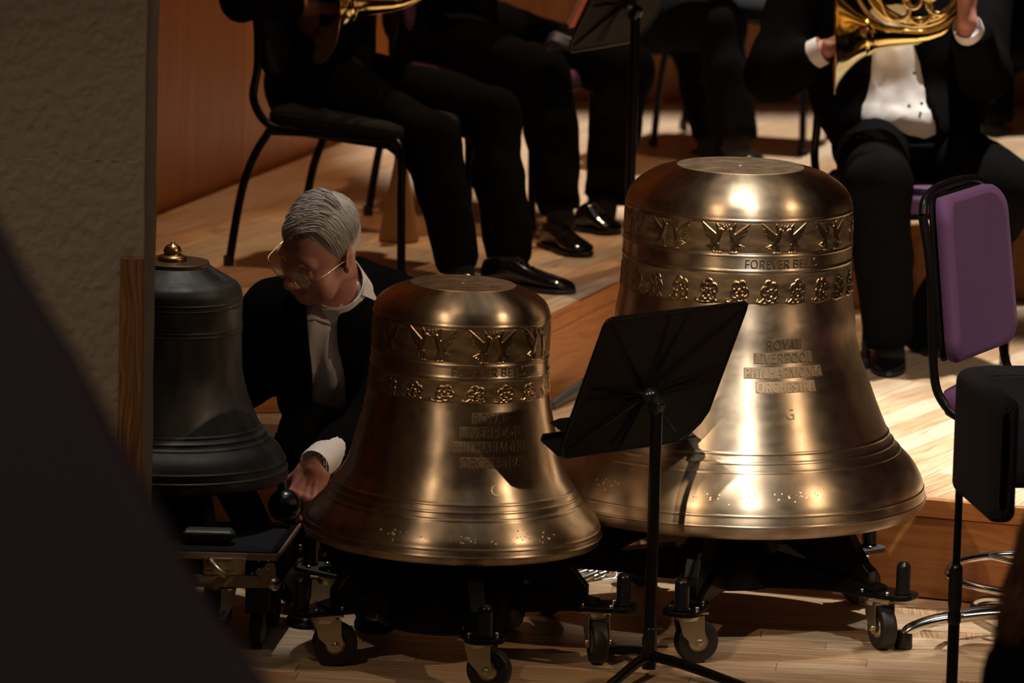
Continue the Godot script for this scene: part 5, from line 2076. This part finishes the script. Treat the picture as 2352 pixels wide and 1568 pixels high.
	for s in ["R", "L"]:
		var d: Vector3 = opt.get("hand" + s, (j["wr" + s] - j["el" + s]).normalized())
		var hbx := facing(d, opt.get("back" + s, Vector3.UP))
		add_hand(g, Transform3D(hbx, j["wr" + s] + (j["wr" + s] - j["el" + s]).normalized() * opt.get("reach", 0.02)), opt.get("thumb" + s, 1.0 if s == "R" else -1.0), opt.get("curl", 0.7), opt.get("hand_cell", 0.006))
	part("body", g, M.skin, o, "", true)
	# cuffs
	for s in ["R", "L"]:
		var d: Vector3 = (j["wr" + s] - j["el" + s]).normalized()
		g = Geo.new()
		var cu: float = opt.get("cuff", 0.022)
		var p0: Vector3 = j["wr" + s]
		if not opt.get("bare", false):
			g.tube(line([p0 - d * 0.05, p0 + d * (cu - 0.006), p0 + d * cu, p0 + d * (cu - 0.002), p0 - d * 0.02]), [0.041, 0.040, 0.038, 0.0355, 0.035], 22, false, false)
			part("cuff", g, M.shirt, o)
	# hair
	if opt.has("hair"):
		var hf := Field.new(Vector3(-0.13, -0.12, -0.16), Vector3(0.13, 0.17, 0.13), 0.008)
		hf.ell(Vector3(0, 0.042, -0.022), Vector3(0.086, 0.100, 0.100), Basis.IDENTITY, 0.02)
		hf.ell(Vector3(0, -0.03, 0.085), Vector3(0.085, 0.085, 0.075), Basis.IDENTITY, 0.015, true)
		hf.trim(Vector3(0, -0.07, 0), Vector3(0, -1, 0.2).normalized())
		g = Geo.new()
		hf.mesh_into(g, Transform3D(hb, j.head))
		part("hair", g, opt.hair, o)
	return o


func build_people() -> void:
	var right_near := Vector3(0.92, 0, 0.38)
	# leftmost player, turned to the right
	person("black clad horn player at upper left, seated and turned right, with shiny dress shoes", {
		"pelvis": at(735, 196, 15.32), "chest": at(762, -30, 15.35), "neck": at(775, -215, 15.35), "head": at(800, -330, 15.33),
		"hipR": at(770, 207, 15.2), "hipL": at(790, 175, 15.45), "knR": at(990, 322, 14.98), "knL": at(1130, 262, 15.25),
		"anR": at(1048, 592, 14.90), "anL": at(1168, 578, 15.10), "heelR": ground(1015, 690, T2), "toeR": ground(1205, 705, T2), "heelL": ground(1112, 652, T2), "toeL": ground(1318, 676, T2),
		"shR": at(715, -185, 15.15), "shL": at(800, -185, 15.55), "elR": at(560, -8, 15.0), "elL": at(930, -40, 15.55), "wrR": at(684, 10, 15.13), "wrL": at(925, -75, 15.3)},
		{"front": right_near, "shoe": M.patent, "thigh": 0.088, "knee": 0.073, "hem": 0.056, "hair": M.hair_brown, "reach": 0.02, "girth": 0.86, "shirt": false, "cuff": -0.03, "curl": 0.3})
	person("black clad player sitting just behind the leftmost horn player, both knees and one shoe showing", {
		"pelvis": at(1010, 70, 16.25), "chest": at(1040, -190, 16.25), "neck": at(1050, -360, 16.25), "head": at(1075, -470, 16.2),
		"hipR": at(1010, 90, 16.1), "hipL": at(1080, 60, 16.4), "knR": at(1250, 178, 15.85), "knL": at(1437, 165, 16.15),
		"anR": at(1282, 455, 15.75), "anL": at(1392, 440, 16.05), "heelR": ground(1255, 565, T2), "toeR": ground(1345, 592, T2), "heelL": ground(1330, 528, T2), "toeL": ground(1420, 540, T2),
		"shR": at(990, -340, 16.05), "shL": at(1060, -340, 16.5), "elR": at(1060, -110, 15.95), "elL": at(1200, -120, 16.5), "wrR": at(1180, -150, 16.0), "wrL": at(1260, -190, 16.3)},
		{"front": right_near, "shoe": M.patent, "thigh": 0.096, "knee": 0.078, "hem": 0.058, "hair": M.hair_brown, "seed": 5, "shirt": false})
	person("black clad player at the back, seated above the larger bell with the legs in shadow", {
		"pelvis": at(1500, 30, 17.5), "chest": at(1510, -190, 17.5), "neck": at(1520, -340, 17.5), "head": at(1540, -430, 17.45),
		"hipR": at(1510, 45, 17.4), "hipL": at(1540, 35, 17.7), "knR": at(1655, 62, 17.2), "knL": at(1610, 120, 17.5),
		"anR": at(1688, 300, 17.1), "anL": at(1632, 300, 17.45), "heelR": ground(1660, 372, T2), "toeR": ground(1745, 385, T2), "heelL": ground(1610, 352, T2), "toeL": ground(1690, 362, T2),
		"shR": at(1480, -320, 17.3), "shL": at(1530, -320, 17.75), "elR": at(1530, -120, 17.2), "elL": at(1640, -120, 17.7), "wrR": at(1630, -150, 17.2), "wrL": at(1690, -190, 17.6)},
		{"front": Vector3(0.97, 0, 0.24), "thigh": 0.09, "knee": 0.074, "hem": 0.06, "hair": M.hair_grey, "seed": 7, "shirt": false})
	person("black clad player in the top right corner, turned left, mostly out of frame", {
		"pelvis": at(2385, 70, 17.35), "chest": at(2375, -150, 17.35), "neck": at(2365, -300, 17.35), "head": at(2345, -395, 17.3),
		"hipR": at(2360, 75, 17.5), "hipL": at(2350, 85, 17.15), "knR": at(2290, 60, 17.4), "knL": at(2240, 105, 16.95),
		"anR": at(2285, 250, 17.3), "anL": at(2218, 262, 16.9), "heelL": ground(2238, 318, T2), "toeL": ground(2180, 325, T2), "heelR": ground(2300, 300, T2), "toeR": ground(2240, 304, T2),
		"shR": at(2360, -290, 17.6), "shL": at(2380, -280, 17.1), "elR": at(2300, -100, 17.6), "elL": at(2330, -90, 17.0), "wrR": at(2240, -140, 17.5), "wrL": at(2250, -130, 17.1)},
		{"front": Vector3(-0.9, 0, 0.44), "thigh": 0.08, "knee": 0.066, "hem": 0.055, "hair": M.hair_brown, "seed": 9, "shirt": false})
	right_player()
	technician()
	long_haired_woman()


func right_player() -> void:
	var v := view
	var slits := []
	for k in 9:
		var t := k / 8.0
		slits.append([at(lerpf(2050, 2066, t), lerpf(40, 306, t), 15.27), Vector3(lerpf(0.046, 0.100, t * t), 0.032, 0.14), v * Basis(Vector3.BACK, 0.06)])
	var o := person("horn player at right in a black jacket over an open white shirt, seated facing us", {
		"pelvis": at(2075, 322, 15.42), "chest": at(2062, -10, 15.46), "neck": at(2060, -190, 15.44), "head": at(2070, -300, 15.38),
		"hipR": at(2000, 345, 15.40), "hipL": at(2165, 345, 15.42), "knR": at(2020, 425, 15.02), "knL": at(2318, 440, 15.10),
		"anR": at(2043, 770, 15.14), "anL": at(2135, 745, 15.42), "heelR": ground(2042, 795, T1), "toeR": ground(2040, 868, T1), "heelL": ground(2125, 770, T1), "toeL": ground(2150, 822, T1),
		"shR": at(1860, -100, 15.48), "shL": at(2262, -85, 15.48), "elR": at(1776, 172, 15.24), "elL": at(2262, 168, 15.22), "wrR": at(1868, 126, 15.2), "wrL": at(2226, 72, 15.02)},
		{"front": Vector3(-0.05, 0, 1), "cell": 0.013, "thigh": 0.104, "knee": 0.086, "hem": 0.060, "arm": 0.076, "girth": 1.08, "hair": M.hair_brown, "slit": slits, "extra": [[at(1900, 70, 15.46), at(1912, 232, 15.44), 0.075, 0.065], [at(2215, 60, 15.46), at(2190, 250, 15.44), 0.06, 0.05]], "cuff": 0.030, "curl": 0.95, "hand_cell": 0.004, "seed": 12,
		"handR": (at(1975, 72, 15.22) - at(1868, 126, 15.2)).normalized(), "handL": (at(2225, -20, 15.0) - at(2226, 72, 15.02)).normalized(), "backL": Vector3(0.9, 0, 0.4), "reach": 0.022})
	# shirt studs and the satin facing of the jacket
	var g := Geo.new()
	for q in [[2100, 168], [2117, 238], [2112, 268]]:
		g.ball(at(q[0], q[1], 15.262), Vector3(0.0045, 0.0045, 0.003), view, 10, 8)
	part("shirt_stud", g, M.stud, o)


func technician() -> void:
	var head := at(735, 572, 13.42)
	var face := Vector3(-0.60, -0.42, 0.66).normalized()
	var crown := Vector3(-0.10, 0.84, 0.52).normalized()
	var slit := [at(744, 835, 13.43), Vector3(0.037, 0.20, 0.14), view * Basis(Vector3.BACK, 0.06)]
	var o := person("white haired man in glasses and a black suit bending down between the bells", {
		"pelvis": at(800, 908, 13.86), "chest": at(765, 800, 13.58), "neck": at(774, 662, 13.52), "head": head,
		"hipR": at(740, 925, 13.84), "hipL": at(860, 925, 13.84), "knR": at(700, 1035, 13.42), "knL": at(850, 1060, 13.40),
		"anR": at(715, 1300, 13.55), "anL": at(860, 1310, 13.50), "heelR": ground(718, 1385), "toeR": ground(700, 1445), "heelL": ground(860, 1395), "toeL": ground(860, 1455),
		"shR": at(632, 722, 13.56), "shL": at(893, 712, 13.66), "elR": at(588, 862, 13.62), "elL": at(878, 935, 13.42), "wrR": at(515, 935, 13.66), "wrL": at(742, 1052, 13.16)},
		{"front": Vector3(-0.25, -0.1, 0.95), "cell": 0.011, "older": true, "head_cell": 0.0032, "hand_cell": 0.0027, "face": face, "crown": crown, "curl": 0.85, "girth": 0.92, "shirt_neck": -0.05, "slit": [slit], "extra": [[at(822, 655, 13.62), at(925, 702, 13.76), 0.070, 0.068]], "seed": 21, "cuff": 0.045, "arm": 0.062,
		"handL": Vector3(-0.33, -0.85, 0.30).normalized(), "backL": Vector3(-0.30, 0.35, 0.90), "thumbL": -1.0, "reach": 0.03})
	var hb := facing(face, crown)
	var xf := Transform3D(hb, head)
	# wing of the collar
	var g := Geo.new()
	var ring := []
	var nk: Vector3 = at(776, 664, 13.51)
	var ax := (head - nk).normalized()
	var cb := facing(ax.cross(Vector3.RIGHT), ax)
	for q in [[-0.030, 0.079, 0.0], [0.0, 0.073, 0.4], [0.0, 0.070, 1.0], [0.0, 0.0672, 1.0], [-0.02, 0.068, 0.2]]:
		var r := PackedVector3Array()
		for i in 48:
			var a := TAU * i / 48
			var up := 0.004 + 0.060 * (0.5 - 0.5 * cos(a + 0.55))
			r.append(nk + cb * Vector3(sin(a) * q[1], q[0] + up * q[2], -cos(a) * q[1] * 1.05))
		ring.append(r)
	g.loft(ring, false)
	# the two folded points
	for s in [-1.0, 1.0]:
		var a: float = -0.55 + s * 0.42
		var p0 := nk + cb * Vector3(sin(a) * 0.075, 0.006, -cos(a) * 0.079)
		var pa := nk + cb * Vector3(sin(a + s * 0.55) * 0.075, 0.016, -cos(a + s * 0.55) * 0.079)
		var pb := nk + cb * Vector3(sin(a + s * 0.30) * 0.090, -0.042, -cos(a + s * 0.30) * 0.094)
		var n0 := (pa - p0).cross(pb - p0).normalized()
		if n0.z < 0.0:
			n0 = -n0
		g.prism(PackedVector2Array([Vector2.ZERO, Vector2((pa - p0).length(), 0), Vector2((pb - p0).dot((pa - p0).normalized()), (pb - p0).dot(n0.cross((pa - p0).normalized())))]), 0.002, Transform3D(Basis((pa - p0).normalized(), n0.cross((pa - p0).normalized()), n0), p0 + n0 * 0.004))
	part("collar", g, M.shirt, o)
	# glasses: two rims, bridge, two arms
	g = Geo.new()
	for s in [-1.0, 1.0]:
		var rim := []
		for i in 24:
			var a := TAU * i / 24
			rim.append(xf * Vector3(s * 0.034 + 0.025 * cos(a), -0.006 + 0.021 * sin(a) - 0.002 * sin(2 * a) * s, 0.112 - 0.004 * absf(s * 0.034 + 0.025 * cos(a)) / 0.06))
		g.tube(PackedVector3Array(rim), [0.0011], 6, true)
		g.tube(spline([xf * Vector3(s * 0.059, 0.004, 0.109), xf * Vector3(s * 0.077, 0.006, 0.095), xf * Vector3(s * 0.084, 0.008, 0.01), xf * Vector3(s * 0.083, -0.008, -0.02)], 5), [0.0013], 6)
	g.tube(spline([xf * Vector3(-0.010, 0.002, 0.113), xf * Vector3(0, 0.006, 0.117), xf * Vector3(0.010, 0.002, 0.113)], 4), [0.0012], 6)
	var gl := part("glasses", g, M.glass_rim, o)
	for s in [-1.0, 1.0]:
		var le := Geo.new()
		le.ball(Vector3.ZERO, Vector3(0.0245, 0.0205, 0.0012), Basis.IDENTITY, 20, 8)
		var lm := part("spectacle_lens", le, M.lens_glass, gl)
		lm.transform = xf * from(Vector3(s * 0.034, -0.006, 0.1115))
	# hair: thousands of fine strands swept back from a side parting
	var hr := RandomNumberGenerator.new()
	hr.seed = 5
	var cap := Field.new(Vector3(-0.12, -0.12, -0.15), Vector3(0.12, 0.17, 0.14), 0.006)
	cap.ell(Vector3(0, 0.036, -0.016), Vector3(0.080, 0.101, 0.100), Basis.IDENTITY, 0.02)
	cap.ell(Vector3(0, -0.008, 0.095), Vector3(0.094, 0.096, 0.075), Basis.IDENTITY, 0.012, true)
	cap.ell(Vector3(0.085, -0.03, 0.03), Vector3(0.03, 0.05, 0.05), Basis.IDENTITY, 0.01, true)
	cap.ell(Vector3(-0.085, -0.03, 0.03), Vector3(0.03, 0.05, 0.05), Basis.IDENTITY, 0.01, true)
	cap.trim(Vector3(0, -0.065, -0.05), Vector3(0, -1, 0.3).normalized())
	g = Geo.new()
	cap.mesh_into(g, xf)
	# strands
	var skull := func(p: Vector3, lift: float) -> Vector3:
		var q := p - Vector3(0, 0.034, -0.014)
		var rr := Vector3(0.079, 0.100, 0.099) + Vector3(lift, lift, lift)
		return q / (q / rr).length() + Vector3(0, 0.034, -0.014)
	for i in 2100:
		var pick := hr.randf()
		var p: Vector3
		var d: Vector3
		var lift0: float
		if pick < 0.42:                                                       # swept over to his right from the parting
			p = Vector3(0.030 + hr.randfn(0.0, 0.016), 0.14, hr.randf_range(-0.05, 0.092))
			d = Vector3(-1.0, -0.05, 0.42 + hr.randfn(0, 0.18))
			lift0 = hr.randf_range(0.006, 0.016)
		elif pick < 0.66:                                                     # down over his left temple
			p = Vector3(0.030 + absf(hr.randfn(0.0, 0.012)), 0.14, hr.randf_range(-0.05, 0.088))
			d = Vector3(0.9, -0.2, -0.30 + hr.randfn(0, 0.18))
			lift0 = hr.randf_range(0.002, 0.007)
		else:                                                                 # from the crown to the nape
			var a := hr.randf_range(-1.9, 1.9)
			p = Vector3(0.012 + 0.022 * sin(a), 0.14, -0.05 - 0.022 * cos(a))
			d = Vector3(sin(a), -0.1, -cos(a) * 0.9 + hr.randfn(0, 0.1))
			lift0 = hr.randf_range(0.001, 0.006)
		d = d.normalized()
		var path := PackedVector3Array()
		var steps := 9
		var step := hr.randf_range(0.009, 0.0155)
		for k in steps:
			var f := float(k) / (steps - 1)
			var s: Vector3 = skull.call(p, lift0 * (0.3 + 0.9 * sin(PI * minf(f * 1.1, 1.0))))
			path.append(xf * s)
			p = s + d * step
			d = (d + Vector3(0, -0.20, 0.0)).normalized()
			if s.z > 0.066 and s.y < 0.050 or s.y < -0.05:
				break
		if path.size() > 3:
			var rad := []
			for k in path.size():
				rad.append(lerpf(0.0015, 0.0003, float(k) / (path.size() - 1)))
			g.tube(path, rad, 4, false, false)
	part("hair", g, M.hair_grey, o)
	# brows
	g = Geo.new()
	for s in [-1.0, 1.0]:
		g.tube(spline([xf * Vector3(s * 0.016, 0.021, 0.0965), xf * Vector3(s * 0.032, 0.026, 0.0955), xf * Vector3(s * 0.048, 0.021, 0.086)], 4), [0.0022, 0.003, 0.0033, 0.0033, 0.003, 0.0026, 0.0022, 0.0017, 0.001], 6)
	part("eyebrow", g, M.hair_grey, o)


func long_haired_woman() -> void:
	var head := at(2530, 1200, 9.0)
	var o := person("person with long wavy brown hair and dark clothes, cut off by the lower right corner", {
		"pelvis": at(2560, 2050, 9.0), "chest": at(2520, 1640, 9.0), "neck": at(2500, 1400, 9.0), "head": head,
		"hipR": at(2460, 2080, 9.0), "hipL": at(2660, 2080, 9.05), "knR": at(2440, 2160, 9.45), "knL": at(2680, 2160, 9.45),
		"anR": ground(2440, 2150) + Vector3(0, 0.08, 0), "anL": ground(2670, 2150) + Vector3(0, 0.08, 0), "heelR": ground(2440, 2170), "toeR": ground(2440, 2060), "heelL": ground(2670, 2170), "toeL": ground(2670, 2060),
		"shR": at(2376, 1540, 9.0), "shL": at(2690, 1540, 9.0), "elR": at(2345, 1860, 9.1), "elL": at(2740, 1860, 9.1), "wrR": at(2420, 2030, 9.35), "wrL": at(2660, 2030, 9.35)},
		{"front": Vector3(0.1, 0, -1), "face": Vector3(0.15, 0, -1), "arm": 0.05, "girth": 0.82, "shirt": false, "cuff": 0.0, "bare": true, "seed": 31})
	var hr := RandomNumberGenerator.new()
	hr.seed = 9
	var g := Geo.new()
	for i in 620:
		var a := hr.randf_range(0, TAU)
		var e := hr.randf_range(-0.2, 1.45)
		var root := head + Vector3(sin(a) * cos(e) * 0.085, sin(e) * 0.11 + 0.02, cos(a) * cos(e) * 0.10)
		var out := Vector3(sin(a), 0, cos(a))
		if out.z < -0.75:
			continue
		var p := root
		var path := PackedVector3Array()
		var wob := hr.randf() * TAU
		var long := hr.randf_range(0.20, 0.34)
		for k in 12:
			var f := k / 11.0
			path.append(p)
			p += Vector3(out.x * 0.012 * (1.0 - f) + 0.006 * sin(wob + f * 11.0), -long / 11.0, out.z * 0.010 * (1.0 - f) + 0.006 * cos(wob + f * 13.0))
		var rad := []
		for k in 12:
			rad.append(lerpf(0.0045, 0.001, k / 11.0))
		g.tube(path, rad, 5, false, false)
	g.ball(head + Vector3(0, 0.025, 0.0), Vector3(0.088, 0.115, 0.105), Basis.IDENTITY, 24, 14)
	part("hair", g, M.hair_brown, o)


# ---------------------------------------------------------------- horns
# mouth of the bell at the origin, opening towards -x; the coil lies in the plane xy
func horn(label: String, xf: Transform3D) -> Node3D:
	var o := thing("french_horn", label, "horn", xf)
	var ax := Transform3D(Basis(Vector3.UP, Vector3.LEFT, Vector3.BACK), Vector3.ZERO)    # y of the lathe to -x
	var prof := PackedVector2Array()
	# from the throat to the mouth (y = 0)
	var long := 0.222
	var lining := PackedVector2Array()
	for i in 45:
		var s := i / 44.0
		var y := lerpf(-long, 0.0, s)
		var r := 0.0215 + 0.022 * s + 0.111 * pow(s, 4.2)
		prof.append(Vector2(r, y))
		lining.append(Vector2(maxf(r - 0.0012, 0.002), minf(y, -0.0004)))
	prof.append(Vector2(0.1568, 0.0022))
	prof.append(Vector2(0.1575, 0.0))
	prof.append(Vector2(0.1545, 0.0008))
	lining.reverse()
	var g := Geo.new()
	g.lathe(prof, 96, ax)
	part("bell_flare", g, M.brass, o)
	g = Geo.new()
	g.lathe(lining, 96, ax)
	part("bell_lining", g, M.brass_dull, o)
	# the big loop that goes on from the throat
	var c := Vector3(0.215, 0.168, 0)
	var path := [Vector3(0.19, 0.0, 0)]
	var rad := [0.0214]
	for i in 31:
		var a := deg_to_rad(-90.0 + 330.0 * i / 30.0)
		path.append(c + Vector3(cos(a), sin(a), 0) * 0.168 + Vector3(0, 0, -0.018 * i / 30.0))
		rad.append(lerpf(0.0205, 0.0065, pow(i / 30.0, 0.6)))
	g = Geo.new()
	g.tube(PackedVector3Array(path), rad, 20)
	part("main_loop", g, M.brass, o)
	# inner windings
	for q in [[0.138, -0.014, 0.0068, -100, 330], [0.122, 0.010, 0.0062, 20, 300], [0.140, 0.022, 0.0060, -170, 290]]:
		var p := []
		for i in 29:
			var a := deg_to_rad(q[3] + q[4] * i / 28.0)
			p.append(c + Vector3(cos(a) * q[0], sin(a) * q[0] * 0.96, q[1] + 0.01 * i / 28.0))
		g = Geo.new()
		g.tube(PackedVector3Array(p), [q[2]], 14)
		part("winding", g, M.brass, o)
	# valve slides: small bent loops in the middle
	for q in [[0.165, 0.085, 0.034, 0.07, 0.4], [0.225, 0.072, 0.030, 0.08, 0.05], [0.275, 0.098, 0.032, 0.07, -0.5], [0.205, 0.105, 0.022, 0.05, 0.2], [0.25, 0.13, 0.024, 0.05, -0.2]]:
		for z in [0.012, 0.03]:
			var p := []
			var bs := Basis(Vector3.BACK, q[4])
			p.append(Vector3(q[0], q[1], z) + bs * Vector3(-q[2], q[3], 0))
			for i in 13:
				var a := PI + PI * i / 12.0
				p.append(Vector3(q[0], q[1], z) + bs * Vector3(cos(a) * q[2], sin(a) * q[2], 0))
			p.append(Vector3(q[0], q[1], z) + bs * Vector3(q[2], q[3], 0))
			g = Geo.new()
			g.tube(PackedVector3Array(p), [0.0058], 12)
			part("valve_slide", g, M.brass, o)
	for k in 4:
		g = Geo.new()
		var m := Transform3D(Basis(Vector3.RIGHT, PI / 2), Vector3(0.165 + 0.036 * k, 0.185 + 0.012 * k, 0.0))
		g.lathe(PackedVector2Array([Vector2(0.001, -0.03), Vector2(0.015, -0.028), Vector2(0.017, -0.022), Vector2(0.017, 0.024), Vector2(0.019, 0.026), Vector2(0.019, 0.034), Vector2(0.015, 0.037), Vector2(0.001, 0.039)]), 24, m)
		part("rotary_valve", g, M.brass, o)
	g = Geo.new()
	g.tube(spline([c + Vector3(-0.14, 0.05, 0.02), Vector3(0.05, 0.28, 0.03), Vector3(0.12, 0.36, 0.05), Vector3(0.20, 0.44, 0.10)], 6), [0.0055], 12)
	part("mouth_pipe", g, M.brass, o)
	# brace ring where the flare unscrews
	g = Geo.new()
	g.lathe(PackedVector2Array([Vector2(0.043, -0.103), Vector2(0.0465, -0.100), Vector2(0.0505, -0.090), Vector2(0.0525, -0.084), Vector2(0.050, -0.080)]), 64, ax)
	part("flare_ring", g, M.brass, o)
	return o


func build_instruments() -> void:
	# horn on the right: mouth almost edge on, facing left
	var d := Vector3(-0.998, -0.03, -0.03).normalized()
	var b := Basis(-d, Vector3.UP, (-d).cross(Vector3.UP)).orthonormalized()
	b = Basis(-d, (Vector3.UP - d * d.dot(Vector3.UP)).normalized(), Vector3.ZERO)
	b.z = b.x.cross(b.y)
	b = b * Basis(Vector3.RIGHT, 0.12)
	horn("bright brass french horn held by the player with the white shirt", Transform3D(b, at(1918, 84, 15.18)))
	# horn on the left: its mouth turned partly to us, in shade
	d = Vector3(-0.89, 0.0, 0.45).normalized()
	b = Basis(-d, (Vector3.UP - d * d.dot(Vector3.UP)).normalized(), Vector3.ZERO)
	b.z = b.x.cross(b.y)
	horn("brass french horn in shade held by the leftmost player at the top edge", Transform3D(b, at(726, 14, 15.12)))
	# straight mute: wooden cone standing on the riser
	var foot := ground(916, 553, T2)
	var o := thing("horn_mute", "tall pale wooden cone shaped horn mute standing on the riser under the chairs", "mute", from(foot))
	var g := Geo.new()
	g.lathe(PackedVector2Array([Vector2(0.001, 0.0), Vector2(0.048, 0.0), Vector2(0.0545, 0.003), Vector2(0.056, 0.010), Vector2(0.053, 0.03), Vector2(0.030, 0.150), Vector2(0.0185, 0.215), Vector2(0.0165, 0.232)]), 48)
	part("cone", g, M.cone_wood, o)
	g = Geo.new()
	g.lathe(PackedVector2Array([Vector2(0.0165, 0.230), Vector2(0.0185, 0.236), Vector2(0.0185, 0.262), Vector2(0.016, 0.266), Vector2(0.001, 0.267)]), 32)
	part("neck", g, M.rubber, o)


# ---------------------------------------------------------------- small things
func build_small_things() -> void:
	# ball headed mallet in the man's hand
	var ball := at(654, 1160, 13.05)
	var o := thing("bell_mallet", "dark round headed bell mallet held in the bending man's hand", "mallet", from(ball))
	var g := Geo.new()
	g.ball(Vector3.ZERO, Vector3(0.0385, 0.0385, 0.0385), Basis.IDENTITY, 36, 24)
	part("head", g, M.black_plastic, o)
	g = Geo.new()
	var tip := at(652, 1092, 13.16) - ball
	g.tube(line([tip.normalized() * 0.03, tip, tip * 1.5]), [0.006, 0.0065, 0.007], 14)
	part("handle", g, M.plate_grey, o)
	# steel pins on wire loops, dropped in a heap on the floor
	var spots := [[1300, 1340, 1342, 1329, 0.0075], [1325, 1346, 1366, 1333, 0.0075], [1342, 1328, 1364, 1324, 0.006], [1318, 1322, 1338, 1312, 0.006], [1330, 1316, 1352, 1313, 0.006], [1362, 1338, 1390, 1330, 0.007], [1345, 1318, 1372, 1320, 0.005], [1384, 1322, 1402, 1314, 0.005]]
	var said := ["steel pin lying front left in the floor heap, bare and pale", "steel pin lying front middle in the floor heap, thickest of the heap", "steel pin in the middle of the floor heap, crossing behind the two front pins", "steel pin at the back left of the floor heap, tilted up", "short steel pin at the back of the floor heap, half hidden by the trolley arm", "steel pin at the front right of the floor heap, beside a castor", "thin steel pin at the back right of the floor heap", "thin steel pin lying alone at the far right end of the floor heap"]
	var nth := -1
	for q in spots:
		nth += 1
		var a := ground(q[0], q[1] - 4) + Vector3(0, q[4], 0)
		var c := ground(q[2], q[3] - 2) + Vector3(0, q[4] + 0.006, 0)
		var dir := (c - a)
		var l := minf(dir.length(), 0.075)
		dir = dir.normalized()
		g = Geo.new()
		var bs := facing(dir) * Basis(Vector3.RIGHT, PI / 2)
		var r: float = q[4]
		o = thing("steel_pin", said[nth], "pin", from(a), "steel pins dropped in a heap on the floor")
		g.lathe(PackedVector2Array([Vector2(0.0005, 0), Vector2(r * 0.8, 0.001), Vector2(r, 0.004), Vector2(r, l * 0.3), Vector2(r * 1.06, l * 0.32), Vector2(r, l * 0.34), Vector2(r, l), Vector2(r * 1.5, l + 0.001), Vector2(r * 1.5, l + 0.006), Vector2(0.0005, l + 0.007)]), 18, Transform3D(bs, Vector3.ZERO))
		part("shank", g, M.steel, o)
		g = Geo.new()
		var e := dir * (l + 0.006)
		var s := Vector3(-dir.z, 0, dir.x)
		g.tube(spline([e, e + dir * 0.02 + s * 0.015 + Vector3(0, 0.018, 0), e + dir * 0.035 + s * 0.03 + Vector3(0, 0.006, 0), e + dir * 0.015 + s * 0.045 - Vector3(0, 0.006, 0), e - dir * 0.02 + s * 0.03 - Vector3(0, 0.006, 0)], 6), [0.0012], 6)
		part("wire_loop", g, M.steel, o)
	# navy cloth over the knee near the far stand
	var at0 := at(1288, 100, 15.72)
	g = Geo.new()
	var rings := []
	for k in 9:
		var t := k / 8.0
		var ring := PackedVector3Array()
		for i in 24:
			var a := TAU * i / 24
			var w := 0.034 * sin(PI * clampf(0.12 + t * 0.82, 0, 1)) * (1.0 + 0.22 * sin(3.0 * a + t * 5.0))
			ring.append(Vector3(lerpf(-0.045, 0.055, t), 0.012 * sin(t * 6.0) + sin(a) * w * 0.75, cos(a) * w))
		rings.append(ring)
	g.loft(rings, true)
	var nv := single("cloth", g, M.navy_cloth, "crumpled navy cloth lying on a knee beside the pink folder", "cloth")
	nv.transform = Transform3D(Basis(Vector3.BACK, 0.35), at0)
	# dark foot of a stand lying on the lower riser
	var a0 := ground(1268, 942, T1) + Vector3(0, 0.012, 0)
	var a1 := ground(1345, 905, T1) + Vector3(0, 0.022, 0)
	g = Geo.new()
	var path := spline([a0, a0.lerp(a1, 0.5) + Vector3(0, 0.004, 0), a1], 6)
	var rr := []
	for i in path.size():
		rr.append(lerpf(0.010, 0.022, float(i) / (path.size() - 1)))
	g.tube(path, rr, 16)
	single("stand_leg", g, M.plate_grey, "dark grey tapered stand leg lying on the lower riser behind the music stand", "stand leg")
